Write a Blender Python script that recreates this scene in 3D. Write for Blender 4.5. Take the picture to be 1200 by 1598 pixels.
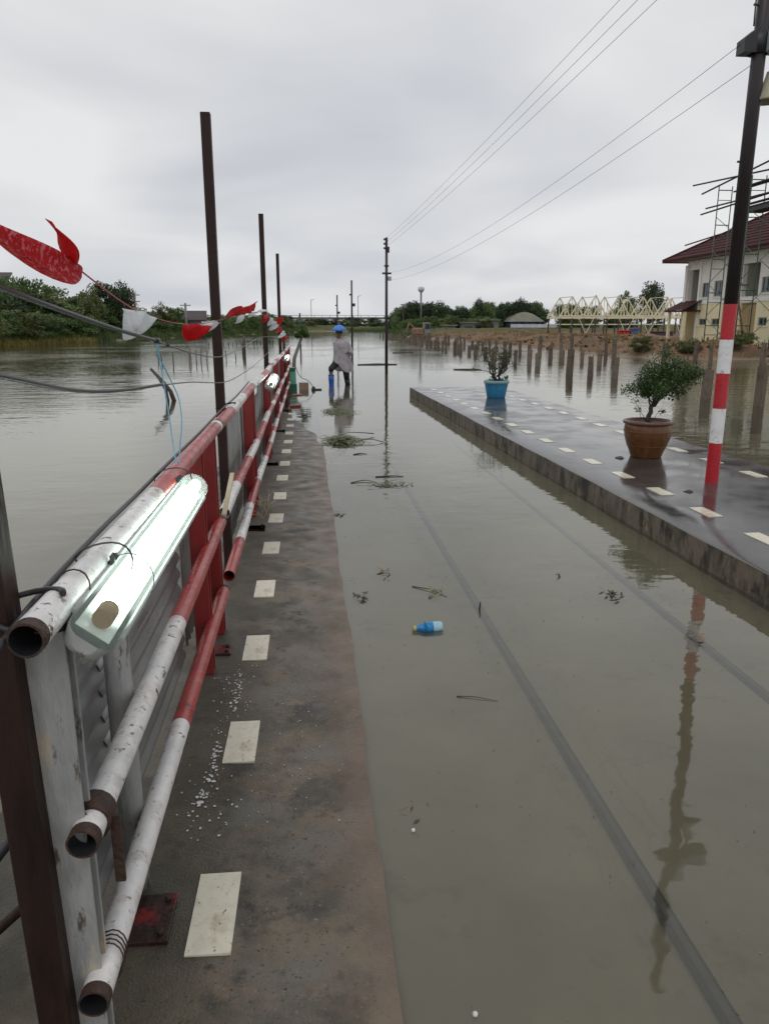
import bpy, math, random
import numpy as np
from mathutils import Vector, Matrix

random.seed(7)
RNG = np.random.default_rng(11)
S = bpy.context.scene
COL = S.collection
for o in list(bpy.data.objects):
    bpy.data.objects.remove(o)

# ------------------------------------------------------------------ camera
cam_d = bpy.data.cameras.new('camera')
cam = bpy.data.objects.new('camera', cam_d)
COL.objects.link(cam)
cam.location = (0, 0, 1.6)
cam.rotation_euler = (math.radians(90 - 14.05), 0, math.radians(-5.75))
cam_d.sensor_fit = 'HORIZONTAL'
cam_d.sensor_width = 36
cam_d.lens = 36 * 1175 / 1200
cam_d.clip_start = 0.05
cam_d.clip_end = 9000
S.camera = cam

# ------------------------------------------------------------------ sky (overcast)
W = bpy.data.worlds.new('World')
S.world = W
W.use_nodes = True
nt = W.node_tree
for n in list(nt.nodes):
    nt.nodes.remove(n)
def wn(t, **k):
    n = nt.nodes.new(t)
    for a, b in k.items():
        setattr(n, a, b)
    return n
SUN_EL, SUN_ROT = math.radians(58), math.radians(200)
w_out = wn('ShaderNodeOutputWorld')
w_bg = wn('ShaderNodeBackground')
w_bg.inputs['Strength'].default_value = 0.1
w_sky = wn('ShaderNodeTexSky', sky_type='NISHITA', sun_disc=False, sun_elevation=SUN_EL, sun_rotation=SUN_ROT)
w_hs = wn('ShaderNodeHueSaturation')
w_hs.inputs['Saturation'].default_value = 0.2
nt.links.new(w_sky.outputs[0], w_hs.inputs['Color'])
w_tc = wn('ShaderNodeTexCoord')
w_sep = wn('ShaderNodeSeparateXYZ')
nt.links.new(w_tc.outputs['Generated'], w_sep.inputs[0])
w_ab = wn('ShaderNodeMath', operation='ABSOLUTE')
nt.links.new(w_sep.outputs[2], w_ab.inputs[0])
w_ad = wn('ShaderNodeMath', operation='ADD')
w_ad.inputs[1].default_value = 0.22
nt.links.new(w_ab.outputs[0], w_ad.inputs[0])
w_div = wn('ShaderNodeVectorMath', operation='DIVIDE')
nt.links.new(w_tc.outputs['Generated'], w_div.inputs[0])
w_cmb = wn('ShaderNodeCombineXYZ')
for i in range(3):
    nt.links.new(w_ad.outputs[0], w_cmb.inputs[i])
nt.links.new(w_cmb.outputs[0], w_div.inputs[1])
w_no = wn('ShaderNodeTexNoise')
w_no.inputs['Scale'].default_value = 1.15
w_no.inputs['Detail'].default_value = 5
w_no.inputs['Roughness'].default_value = 0.42
w_no.inputs['Distortion'].default_value = 0.35
nt.links.new(w_div.outputs[0], w_no.inputs['Vector'])
w_cr = wn('ShaderNodeValToRGB')
w_cr.color_ramp.elements[0].position = 0.33
w_cr.color_ramp.elements[0].color = (0.565, 0.585, 0.63, 1)
w_cr.color_ramp.elements[1].position = 0.68
w_cr.color_ramp.elements[1].color = (0.80, 0.805, 0.81, 1)
nt.links.new(w_no.outputs['Fac'], w_cr.inputs[0])
w_mul = wn('ShaderNodeVectorMath', operation='SCALE')
w_mul.inputs['Scale'].default_value = 10.0
nt.links.new(w_cr.outputs[0], w_mul.inputs[0])
w_mix = wn('ShaderNodeMix', data_type='RGBA')
w_mix.inputs[0].default_value = 0.93
nt.links.new(w_hs.outputs[0], w_mix.inputs[6])
nt.links.new(w_mul.outputs[0], w_mix.inputs[7])
nt.links.new(w_mix.outputs[2], w_bg.inputs['Color'])
nt.links.new(w_bg.outputs[0], w_out.inputs['Surface'])

sun_d = bpy.data.lights.new('sun', 'SUN')
sun_d.energy = 0.5
sun_d.angle = math.radians(25)
sun_d.color = (1, 0.97, 0.93)
sun = bpy.data.objects.new('sun', sun_d)
COL.objects.link(sun)
sun.rotation_euler = (math.radians(32), 0, math.radians(-20))
S.view_settings.view_transform = 'Standard'
S.view_settings.look = 'None'
S.view_settings.exposure = 0.03
S.view_settings.gamma = 1.0
S.render.engine = 'CYCLES'
S.cycles.transparent_max_bounces = 16
S.cycles.max_bounces = 6

# ------------------------------------------------------------------ materials
MATS = {}
def mat(name, cols, scale=4.0, rough=0.5, rvar=0.0, bump=0.0, bscale=None, metallic=0.0, spec=0.5,
        detail=5.0, stretch=(1, 1, 1), spots=None, lo=0.3, hi=0.7, transl=0.0, extra=None, bdist=0.01, rand=0.0, ior=None):
    if name in MATS:
        return MATS[name]
    m = bpy.data.materials.new(name)
    m.use_nodes = True
    t = m.node_tree
    N, L = t.nodes, t.links
    b = N['Principled BSDF']
    out = N['Material Output']
    tc = N.new('ShaderNodeTexCoord')
    mp = N.new('ShaderNodeMapping')
    mp.inputs['Scale'].default_value = stretch
    L.new(tc.outputs['Object'], mp.inputs['Vector'])
    no = N.new('ShaderNodeTexNoise')
    no.inputs['Scale'].default_value = scale
    no.inputs['Detail'].default_value = detail
    no.inputs['Roughness'].default_value = 0.6
    L.new(mp.outputs[0], no.inputs['Vector'])
    cr = N.new('ShaderNodeValToRGB')
    e = cr.color_ramp.elements
    while len(e) < len(cols):
        e.new(0.5)
    for i, c in enumerate(cols):
        e[i].position = lo + (hi - lo) * i / max(1, len(cols) - 1)
        e[i].color = (*c, 1)
    L.new(no.outputs['Fac'], cr.inputs[0])
    colour = cr.outputs[0]
    if rand:
        oi = N.new('ShaderNodeObjectInfo')
        mr = N.new('ShaderNodeMapRange')
        mr.inputs['To Min'].default_value = 1 - rand
        mr.inputs['To Max'].default_value = 1 + rand
        L.new(oi.outputs['Random'], mr.inputs['Value'])
        vs = N.new('ShaderNodeVectorMath')
        vs.operation = 'SCALE'
        L.new(colour, vs.inputs[0])
        L.new(mr.outputs[0], vs.inputs['Scale'])
        colour = vs.outputs[0]
    if spots:
        for (sc, ss, th, soft) in spots:
            n2 = N.new('ShaderNodeTexNoise')
            n2.inputs['Scale'].default_value = ss
            n2.inputs['Detail'].default_value = 6
            n2.inputs['Roughness'].default_value = 0.65
            L.new(mp.outputs[0], n2.inputs['Vector'])
            r2 = N.new('ShaderNodeMapRange')
            r2.inputs['From Min'].default_value = th
            r2.inputs['From Max'].default_value = th + soft
            L.new(n2.outputs['Fac'], r2.inputs['Value'])
            mx = N.new('ShaderNodeMix')
            mx.data_type = 'RGBA'
            L.new(r2.outputs[0], mx.inputs[0])
            L.new(colour, mx.inputs[6])
            mx.inputs[7].default_value = (*sc, 1)
            colour = mx.outputs[2]
    L.new(colour, b.inputs['Base Color'])
    b.inputs['Metallic'].default_value = metallic
    b.inputs['Specular IOR Level'].default_value = spec
    if ior:
        b.inputs['IOR'].default_value = ior
    if rvar:
        n3 = N.new('ShaderNodeTexNoise')
        n3.inputs['Scale'].default_value = scale * 1.7
        n3.inputs['Detail'].default_value = 4
        L.new(mp.outputs[0], n3.inputs['Vector'])
        r3 = N.new('ShaderNodeMapRange')
        r3.inputs['From Min'].default_value = 0.35
        r3.inputs['From Max'].default_value = 0.65
        r3.inputs['To Min'].default_value = max(0.02, rough - rvar)
        r3.inputs['To Max'].default_value = min(1, rough + rvar)
        L.new(n3.outputs['Fac'], r3.inputs['Value'])
        L.new(r3.outputs[0], b.inputs['Roughness'])
    else:
        b.inputs['Roughness'].default_value = rough
    if bump:
        n4 = N.new('ShaderNodeTexNoise')
        n4.inputs['Scale'].default_value = bscale or scale * 6
        n4.inputs['Detail'].default_value = 5
        L.new(mp.outputs[0], n4.inputs['Vector'])
        bp = N.new('ShaderNodeBump')
        bp.inputs['Strength'].default_value = bump
        bp.inputs['Distance'].default_value = bdist
        L.new(n4.outputs['Fac'], bp.inputs['Height'])
        L.new(bp.outputs[0], b.inputs['Normal'])
    if transl:
        tr = N.new('ShaderNodeBsdfTranslucent')
        L.new(colour, tr.inputs['Color'])
        ms = N.new('ShaderNodeMixShader')
        ms.inputs[0].default_value = transl
        L.new(b.outputs[0], ms.inputs[1])
        L.new(tr.outputs[0], ms.inputs[2])
        L.new(ms.outputs[0], out.inputs['Surface'])
    if extra:
        extra(t, b, mp, colour)
    MATS[name] = m
    return m

RUST = (0.055, 0.025, 0.016)
mat('rusty_steel', [(0.014, 0.008, 0.007), (0.030, 0.015, 0.012), (0.022, 0.011, 0.009)], 9, 0.5, 0.15, 0.4, 60, spec=0.25, stretch=(1, 1, 0.25), spots=[((0.06, 0.026, 0.014), 14, 0.62, 0.12)])
mat('rust_dark', [(0.02, 0.012, 0.01), (0.07, 0.032, 0.02)], 25, 0.6, 0.1, 0.5, 80)
mat('white_paint', [(0.62, 0.60, 0.58), (0.78, 0.76, 0.74), (0.70, 0.67, 0.65)], 7, 0.3, 0.12, 0.25, 50, spots=[((0.46, 0.40, 0.35), 7, 0.55, 0.15), ((0.30, 0.22, 0.16), 30, 0.60, 0.08), ((0.11, 0.055, 0.035), 19, 0.635, 0.03)])
mat('red_paint', [(0.30, 0.035, 0.032), (0.40, 0.055, 0.05), (0.36, 0.07, 0.062)], 7, 0.3, 0.1, 0.2, 50, spots=[((0.22, 0.035, 0.03), 6, 0.54, 0.15), ((0.46, 0.16, 0.14), 9, 0.60, 0.15), ((0.06, 0.03, 0.025), 19, 0.635, 0.03)])
mat('red_post_paint', [(0.20, 0.018, 0.018), (0.30, 0.03, 0.028)], 6, 0.4, 0.1, 0.25, 40, stretch=(1, 1, 0.3), spots=[((0.05, 0.022, 0.02), 13, 0.63, 0.06)])
mat('plate_paint', [(0.022, 0.014, 0.012), (0.045, 0.022, 0.018)], 14, 0.35, 0.1, 0.3, 50, spots=[((0.20, 0.022, 0.024), 9, 0.52, 0.08)])
mat('grey_post_paint', [(0.20, 0.205, 0.20), (0.36, 0.36, 0.35), (0.27, 0.275, 0.27)], 14, 0.5, 0.1, 0.5, 60, stretch=(1, 1, 0.3), detail=8, spots=[((0.10, 0.08, 0.06), 24, 0.58, 0.06), ((0.46, 0.40, 0.31), 9, 0.58, 0.08), ((0.14, 0.06, 0.03), 6, 0.66, 0.05)])
mat('zinc_sheet', [(0.20, 0.205, 0.21), (0.34, 0.345, 0.35), (0.28, 0.28, 0.28)], 5, 0.35, 0.1, 0.1, 30, metallic=0.55, stretch=(1, 0.25, 1), spots=[((0.22, 0.13, 0.09), 9, 0.64, 0.1)])
mat('old_sheet', [(0.13, 0.13, 0.125), (0.25, 0.25, 0.24), (0.19, 0.185, 0.18)], 5, 0.45, 0.1, 0.15, 30, metallic=0.2, stretch=(1, 1, 0.3), spots=[((0.12, 0.07, 0.05), 8, 0.6, 0.15)])
mat('black_cable', [(0.018, 0.018, 0.02), (0.03, 0.03, 0.032)], 20, 0.4)
mat('grey_wire', [(0.12, 0.12, 0.12), (0.2, 0.19, 0.18)], 20, 0.45, metallic=0.5)
mat('blue_wire', [(0.10, 0.34, 0.46), (0.16, 0.42, 0.54)], 20, 0.4)
mat('red_flag', [(0.55, 0.03, 0.04), (0.68, 0.06, 0.07)], 9, 0.6, transl=0.6, spec=0.2, spots=[((0.75, 0.30, 0.32), 85, 0.52, 0.08)])  # pale speckle paints light passing through the thin plastic
mat('red_flag_plain', [(0.60, 0.02, 0.03), (0.72, 0.04, 0.05)], 9, 0.55, transl=0.55, spec=0.25)
mat('white_flag', [(0.76, 0.77, 0.79), (0.84, 0.84, 0.86)], 9, 0.5, transl=0.5, spec=0.25)
mat('string_red', [(0.3, 0.06, 0.05), (0.4, 0.1, 0.08)], 9, 0.6)
mat('cream_tile', [(0.64, 0.60, 0.47), (0.75, 0.71, 0.58), (0.70, 0.66, 0.52)], 12, 0.38, 0.08, 0.1, 60, rand=0.1, spots=[((0.47, 0.40, 0.27), 9, 0.52, 0.2), ((0.16, 0.12, 0.09), 55, 0.625, 0.05), ((0.30, 0.24, 0.16), 15, 0.62, 0.08)])
mat('wet_tile', [(0.62, 0.58, 0.44), (0.74, 0.69, 0.54)], 12, 0.2, 0.08, rand=0.1, spots=[((0.3, 0.26, 0.2), 20, 0.62, 0.1)])
mat('lamp_tray', [(0.34, 0.35, 0.35), (0.42, 0.43, 0.42)], 12, 0.45, spots=[((0.15, 0.13, 0.1), 18, 0.64, 0.05)])
mat('reflector', [(0.75, 0.78, 0.76), (0.8, 0.82, 0.8)], 12, 0.35)
mat('end_cap_brown', [(0.30, 0.15, 0.05), (0.42, 0.25, 0.09)], 30, 0.5)
mat('cream_wood', [(0.55, 0.47, 0.30), (0.68, 0.60, 0.42)], 10, 0.6, stretch=(1, 1, 0.2))
mat('silt', [(0.29, 0.275, 0.20), (0.40, 0.38, 0.28)], 1.6, 0.8, detail=7, spots=[((0.2, 0.16, 0.1), 3, 0.58, 0.15)])
mat('rail_head', [(0.07, 0.066, 0.066), (0.14, 0.13, 0.13)], 14, 0.38, 0.1)
mat('rail_steel', [(0.006, 0.005, 0.007), (0.012, 0.011, 0.013)], 14, 0.4, 0.1)
mat('stripe_red', [(0.42, 0.012, 0.022), (0.48, 0.02, 0.03)], 6, 0.28, 0.06, spots=[((0.2, 0.02, 0.02), 18, 0.62, 0.05), ((0.30, 0.05, 0.05), 5, 0.55, 0.15), ((0.10, 0.05, 0.04), 40, 0.66, 0.05)])
mat('stripe_white', [(0.72, 0.72, 0.72), (0.8, 0.8, 0.8)], 6, 0.3, 0.06, spots=[((0.42, 0.38, 0.35), 16, 0.60, 0.06), ((0.60, 0.57, 0.54), 5, 0.53, 0.15), ((0.25, 0.17, 0.14), 40, 0.66, 0.05)])
mat('black_pole', [(0.018, 0.013, 0.016), (0.034, 0.024, 0.027)], 6, 0.4, 0.1, 0.2, 40, stretch=(1, 1, 0.2))
mat('dark_metal', [(0.012, 0.013, 0.016), (0.025, 0.026, 0.03)], 6, 0.45)
mat('grey_box', [(0.28, 0.33, 0.34), (0.36, 0.41, 0.42)], 6, 0.45, spots=[((0.15, 0.15, 0.14), 14, 0.62, 0.08)])
mat('horn_cream', [(0.30, 0.28, 0.20), (0.42, 0.38, 0.27)], 6, 0.45)
mat('insulator', [(0.5, 0.5, 0.62), (0.6, 0.6, 0.7)], 6, 0.25)
mat('glazed_clay', [(0.085, 0.032, 0.010), (0.145, 0.058, 0.018), (0.11, 0.042, 0.013)], 6, 0.22, 0.08, 0.1, 30, spots=[((0.07, 0.035, 0.02), 11, 0.62, 0.1)])
mat('clay_rim', [(0.10, 0.042, 0.028), (0.15, 0.065, 0.045)], 8, 0.3)
mat('blue_pot', [(0.015, 0.13, 0.27), (0.03, 0.22, 0.40), (0.02, 0.17, 0.33)], 6, 0.35, 0.08, spots=[((0.16, 0.33, 0.40), 8, 0.6, 0.15)])
mat('pale_blue_rim', [(0.16, 0.30, 0.34), (0.24, 0.40, 0.44)], 8, 0.4)
mat('soil', [(0.03, 0.022, 0.015), (0.07, 0.05, 0.035)], 30, 0.8, bump=0.6, bscale=60)
mat('bark', [(0.022, 0.018, 0.014), (0.055, 0.045, 0.034)], 18, 0.75, bump=0.5, bscale=60)
mat('pot_leaf', [(0.020, 0.042, 0.010), (0.055, 0.10, 0.022), (0.035, 0.07, 0.015)], 9, 0.35, transl=0.3, rand=0.1)
mat('dry_leaf', [(0.05, 0.055, 0.025), (0.09, 0.09, 0.042), (0.045, 0.065, 0.024)], 9, 0.5, transl=0.25)
mat('leaf_dark', [(0.024, 0.044, 0.018), (0.052, 0.084, 0.032), (0.034, 0.058, 0.024)], 0.9, 0.55, transl=0.25, rand=0.3)
mat('leaf_mid', [(0.056, 0.102, 0.032), (0.118, 0.178, 0.056), (0.080, 0.130, 0.042)], 0.9, 0.55, transl=0.3, rand=0.3)
mat('leaf_olive', [(0.078, 0.100, 0.032), (0.135, 0.160, 0.055), (0.098, 0.124, 0.042)], 0.9, 0.55, transl=0.3, rand=0.3)
mat('leaf_bright', [(0.05, 0.10, 0.018), (0.085, 0.15, 0.03)], 0.9, 0.5, transl=0.3, rand=0.1)
mat('leaf_rust', [(0.13, 0.06, 0.03), (0.18, 0.09, 0.045)], 0.9, 0.6, transl=0.25)
mat('reed_leaf', [(0.17, 0.15, 0.035), (0.27, 0.22, 0.055), (0.13, 0.16, 0.045)], 0.6, 0.6, transl=0.3)
mat('grass_leaf', [(0.06, 0.10, 0.025), (0.12, 0.16, 0.05)], 0.6, 0.6, transl=0.3)
mat('weed_leaf', [(0.13, 0.15, 0.07), (0.24, 0.26, 0.14), (0.17, 0.19, 0.10)], 8, 0.4, transl=0.3)
mat('mortar_post', [(0.065, 0.050, 0.038), (0.145, 0.112, 0.085), (0.095, 0.074, 0.058)], 5, 0.75, bump=0.4, bscale=30, stretch=(1, 1, 0.5), rand=0.25)
mat('wet_wood', [(0.04, 0.033, 0.026), (0.09, 0.075, 0.06)], 12, 0.5)
mat('wall_white', [(0.82, 0.80, 0.73), (0.90, 0.88, 0.81)], 1.2, 0.7, spots=[((0.66, 0.63, 0.56), 2.1, 0.56, 0.2)])
mat('wall_yellow', [(0.84, 0.75, 0.47), (0.90, 0.81, 0.54)], 1.2, 0.7, spots=[((0.70, 0.61, 0.38), 2.1, 0.56, 0.2)])
mat('wall_tan', [(0.36, 0.26, 0.12), (0.42, 0.31, 0.15)], 1.2, 0.7)
mat('wall_shade', [(0.36, 0.35, 0.31), (0.42, 0.41, 0.37)], 1.2, 0.7)  # white wall darkened: shade inside the upper recesses put into the colour
mat('roof_red', [(0.050, 0.012, 0.014), (0.075, 0.019, 0.021)], 3, 0.75, spec=0.2, rand=0.05)
mat('soffit', [(0.20, 0.17, 0.15), (0.25, 0.22, 0.2)], 3, 0.6)
mat('glass_dark', [(0.02, 0.035, 0.045), (0.03, 0.045, 0.055)], 3, 0.06, spec=0.8)
mat('frame_grey', [(0.20, 0.22, 0.23), (0.26, 0.28, 0.29)], 3, 0.5)
mat('scaffold_green', [(0.035, 0.10, 0.065), (0.06, 0.14, 0.09)], 5, 0.5, spots=[((0.10, 0.05, 0.03), 9, 0.6, 0.1)])
mat('scaffold_brown', [(0.06, 0.03, 0.026), (0.10, 0.05, 0.04)], 5, 0.6)
mat('plank_dark', [(0.030, 0.028, 0.026), (0.06, 0.055, 0.05)], 5, 0.6)
mat('truss_yellow', [(0.70, 0.63, 0.42), (0.80, 0.73, 0.52)], 4, 0.5)
mat('dark_column', [(0.05, 0.045, 0.035), (0.08, 0.07, 0.055)], 4, 0.6)
mat('bridge_concrete', [(0.15, 0.15, 0.15), (0.20, 0.20, 0.20)], 0.4, 0.8)
mat('dome_roof', [(0.17, 0.165, 0.12), (0.23, 0.225, 0.17)], 1, 0.6)
mat('blue_wall', [(0.05, 0.09, 0.20), (0.09, 0.14, 0.28)], 1, 0.6)
mat('white_wall', [(0.5, 0.51, 0.55), (0.6, 0.61, 0.64)], 1, 0.6)
mat('grey_shed', [(0.16, 0.15, 0.14), (0.24, 0.225, 0.21)], 1, 0.6)
mat('dark_roof', [(0.05, 0.032, 0.038), (0.075, 0.05, 0.056)], 1, 0.6)
mat('machine_orange', [(0.15, 0.075, 0.045), (0.30, 0.17, 0.10)], 3, 0.6, detail=8)
mat('clod', [(0.11, 0.072, 0.05), (0.21, 0.125, 0.08)], 0.4, 0.8)
mat('machine_dark', [(0.06, 0.05, 0.04), (0.1, 0.08, 0.07)], 3, 0.6)
mat('bin_green', [(0.0, 0.10, 0.055), (0.01, 0.14, 0.08)], 6, 0.35)
mat('bin_pale', [(0.10, 0.40, 0.26), (0.15, 0.48, 0.32)], 6, 0.35)
mat('carton', [(0.26, 0.17, 0.13), (0.34, 0.23, 0.18)], 6, 0.7)
mat('bottle_blue', [(0.01, 0.16, 0.42), (0.02, 0.24, 0.52)], 20, 0.2)
mat('bottle_pale', [(0.25, 0.48, 0.60), (0.40, 0.60, 0.70)], 30, 0.15)
mat('bottle_cap', [(0.35, 0.36, 0.15), (0.45, 0.45, 0.2)], 20, 0.3)
mat('skin', [(0.16, 0.085, 0.055), (0.22, 0.12, 0.08)], 10, 0.5)
mat('poncho', [(0.25, 0.23, 0.26), (0.46, 0.43, 0.46), (0.35, 0.32, 0.36)], 9, 0.35, 0.1, 0.5, 12, bdist=0.05, transl=0.2)
mat('hat_blue', [(0.03, 0.17, 0.62), (0.05, 0.23, 0.7)], 6, 0.35)
mat('boot_blue', [(0.012, 0.07, 0.32), (0.02, 0.10, 0.42)], 6, 0.25)
mat('boot_dark', [(0.015, 0.017, 0.03), (0.025, 0.027, 0.04)], 6, 0.25)
mat('trouser', [(0.012, 0.014, 0.018), (0.024, 0.026, 0.03)], 8, 0.7)
mat('paint_white_spot', [(0.6, 0.6, 0.58), (0.75, 0.75, 0.72)], 20, 0.5)
mat('dead_leaf', [(0.13, 0.075, 0.04), (0.26, 0.16, 0.09)], 40, 0.5)
mat('dark_debris', [(0.02, 0.02, 0.012), (0.05, 0.05, 0.025)], 40, 0.5)
mat('plastic_white', [(0.7, 0.7, 0.7), (0.8, 0.8, 0.8)], 20, 0.3)

def emission(name, col, strength):
    m = bpy.data.materials.new(name)
    m.use_nodes = True
    b = m.node_tree.nodes['Principled BSDF']
    b.inputs['Base Color'].default_value = (0.8, 0.8, 0.8, 1)
    b.inputs['Emission Color'].default_value = (*col, 1)
    b.inputs['Emission Strength'].default_value = strength
    MATS[name] = m
emission('tube_light', (0.88, 1.0, 0.94), 7.0)

def clear_cover():
    m = bpy.data.materials.new('clear_cover')
    m.use_nodes = True
    t = m.node_tree
    N, L = t.nodes, t.links
    for n in list(N):
        N.remove(n)
    out = N.new('ShaderNodeOutputMaterial')
    tr = N.new('ShaderNodeBsdfTransparent')
    tr.inputs[0].default_value = (0.86, 0.93, 0.89, 1)
    tl = N.new('ShaderNodeBsdfTranslucent')
    tl.inputs[0].default_value = (0.8, 0.88, 0.83, 1)
    gl = N.new('ShaderNodeBsdfGlossy')
    gl.inputs['Roughness'].default_value = 0.15
    m1 = N.new('ShaderNodeMixShader')
    m1.inputs[0].default_value = 0.16
    L.new(tr.outputs[0], m1.inputs[1])
    L.new(tl.outputs[0], m1.inputs[2])
    m2 = N.new('ShaderNodeMixShader')
    m2.inputs[0].default_value = 0.07
    L.new(m1.outputs[0], m2.inputs[1])
    L.new(gl.outputs[0], m2.inputs[2])
    L.new(m2.outputs[0], out.inputs['Surface'])
    MATS['clear_cover'] = m
clear_cover()

def water_material():
    m = bpy.data.materials.new('flood_water')
    m.use_nodes = True
    t = m.node_tree
    N, L = t.nodes, t.links
    for n in list(N):
        N.remove(n)
    out = N.new('ShaderNodeOutputMaterial')
    tc = N.new('ShaderNodeTexCoord')
    # murk colour, slowly varying silt
    n0 = N.new('ShaderNodeTexNoise')
    n0.inputs['Scale'].default_value = 0.55
    n0.inputs['Detail'].default_value = 5
    L.new(tc.outputs['Object'], n0.inputs['Vector'])
    cr = N.new('ShaderNodeValToRGB')
    cr.color_ramp.elements[0].position = 0.3
    cr.color_ramp.elements[0].color = (0.098, 0.095, 0.074, 1)
    cr.color_ramp.elements[1].position = 0.72
    cr.color_ramp.elements[1].color = (0.134, 0.130, 0.104, 1)
    L.new(n0.outputs['Fac'], cr.inputs[0])
    nb = N.new('ShaderNodeTexNoise')
    nb.inputs['Scale'].default_value = 2.6
    nb.inputs['Detail'].default_value = 8
    nb.inputs['Roughness'].default_value = 0.7
    nb.inputs['Distortion'].default_value = 1.2
    L.new(tc.outputs['Object'], nb.inputs['Vector'])
    rb = N.new('ShaderNodeMapRange')
    rb.inputs['From Min'].default_value = 0.35
    rb.inputs['From Max'].default_value = 0.7
    rb.inputs['To Min'].default_value = 0.84
    rb.inputs['To Max'].default_value = 1.16
    L.new(nb.outputs['Fac'], rb.inputs['Value'])
    vb = N.new('ShaderNodeVectorMath')
    vb.operation = 'SCALE'
    L.new(cr.outputs[0], vb.inputs[0])
    L.new(rb.outputs[0], vb.inputs['Scale'])
    df = N.new('ShaderNodeBsdfDiffuse')
    L.new(vb.outputs[0], df.inputs['Color'])
    tp = N.new('ShaderNodeBsdfTransparent')
    tp.inputs[0].default_value = (0.95, 0.92, 0.82, 1)
    mx = N.new('ShaderNodeMixShader')
    mx.inputs[0].default_value = 0.34
    L.new(tp.outputs[0], mx.inputs[1])
    L.new(df.outputs[0], mx.inputs[2])
    # ripples: long low swell, small ripples in breezy patches, fine rain dimples
    mp = N.new('ShaderNodeMapping')
    mp.inputs['Scale'].default_value = (0.8, 1.3, 1)
    mp.inputs['Rotation'].default_value = (0, 0, 0.25)
    L.new(tc.outputs['Object'], mp.inputs['Vector'])
    def noise(sc, det, src):
        n = N.new('ShaderNodeTexNoise')
        n.inputs['Scale'].default_value = sc
        n.inputs['Detail'].default_value = det
        L.new(src, n.inputs['Vector'])
        return n.outputs['Fac']
    a0 = noise(1.6, 3, mp.outputs[0])
    b = noise(7.0, 2, mp.outputs[0])
    c = noise(0.16, 2, tc.outputs['Object'])
    r = N.new('ShaderNodeMapRange')
    r.inputs['From Min'].default_value = 0.42
    r.inputs['From Max'].default_value = 0.62
    r.inputs['To Min'].default_value = 0.15
    r.inputs['To Max'].default_value = 1.0
    L.new(c, r.inputs['Value'])
    # the open flood outside the platforms is breezier than the sheltered track
    sx = N.new('ShaderNodeSeparateXYZ')
    L.new(tc.outputs['Object'], sx.inputs[0])
    ro = N.new('ShaderNodeMapRange')
    ro.inputs['From Min'].default_value = 3.0
    ro.inputs['From Max'].default_value = 16.0
    ro.inputs['To Min'].default_value = 1.0
    ro.inputs['To Max'].default_value = 7.0
    sh = N.new('ShaderNodeMath')
    sh.operation = 'SUBTRACT'
    L.new(sx.outputs[0], sh.inputs[0])
    sh.inputs[1].default_value = 1.8
    ab = N.new('ShaderNodeMath')
    ab.operation = 'ABSOLUTE'
    L.new(sh.outputs[0], ab.inputs[0])
    L.new(ab.outputs[0], ro.inputs['Value'])
    mo = N.new('ShaderNodeMath')
    mo.operation = 'MULTIPLY'
    L.new(r.outputs[0], mo.inputs[0])
    L.new(ro.outputs[0], mo.inputs[1])
    ma = N.new('ShaderNodeMath')
    ma.operation = 'MULTIPLY'
    L.new(a0, ma.inputs[0])
    L.new(ro.outputs[0], ma.inputs[1])
    a = ma.outputs[0]
    mu = N.new('ShaderNodeMath')
    mu.operation = 'MULTIPLY'
    L.new(b, mu.inputs[0])
    L.new(mo.outputs[0], mu.inputs[1])
    b1 = N.new('ShaderNodeBump')
    b1.inputs['Strength'].default_value = 1.0
    b1.inputs['Distance'].default_value = 0.0042
    L.new(a, b1.inputs['Height'])
    b2 = N.new('ShaderNodeBump')
    b2.inputs['Strength'].default_value = 1.0
    b2.inputs['Distance'].default_value = 0.0028
    L.new(mu.outputs[0], b2.inputs['Height'])
    L.new(b1.outputs[0], b2.inputs['Normal'])
    gl = N.new('ShaderNodeBsdfGlossy')
    gl.inputs['Roughness'].default_value = 0.035
    gl.inputs['Color'].default_value = (0.98, 0.98, 0.95, 1)
    L.new(b2.outputs[0], gl.inputs['Normal'])
    fr = N.new('ShaderNodeFresnel')
    fr.inputs['IOR'].default_value = 1.62
    L.new(b2.outputs[0], fr.inputs['Normal'])
    m2 = N.new('ShaderNodeMixShader')
    L.new(fr.outputs[0], m2.inputs[0])
    L.new(mx.outputs[0], m2.inputs[1])
    L.new(gl.outputs[0], m2.inputs[2])
    L.new(m2.outputs[0], out.inputs['Surface'])
    MATS['flood_water'] = m
water_material()

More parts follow.
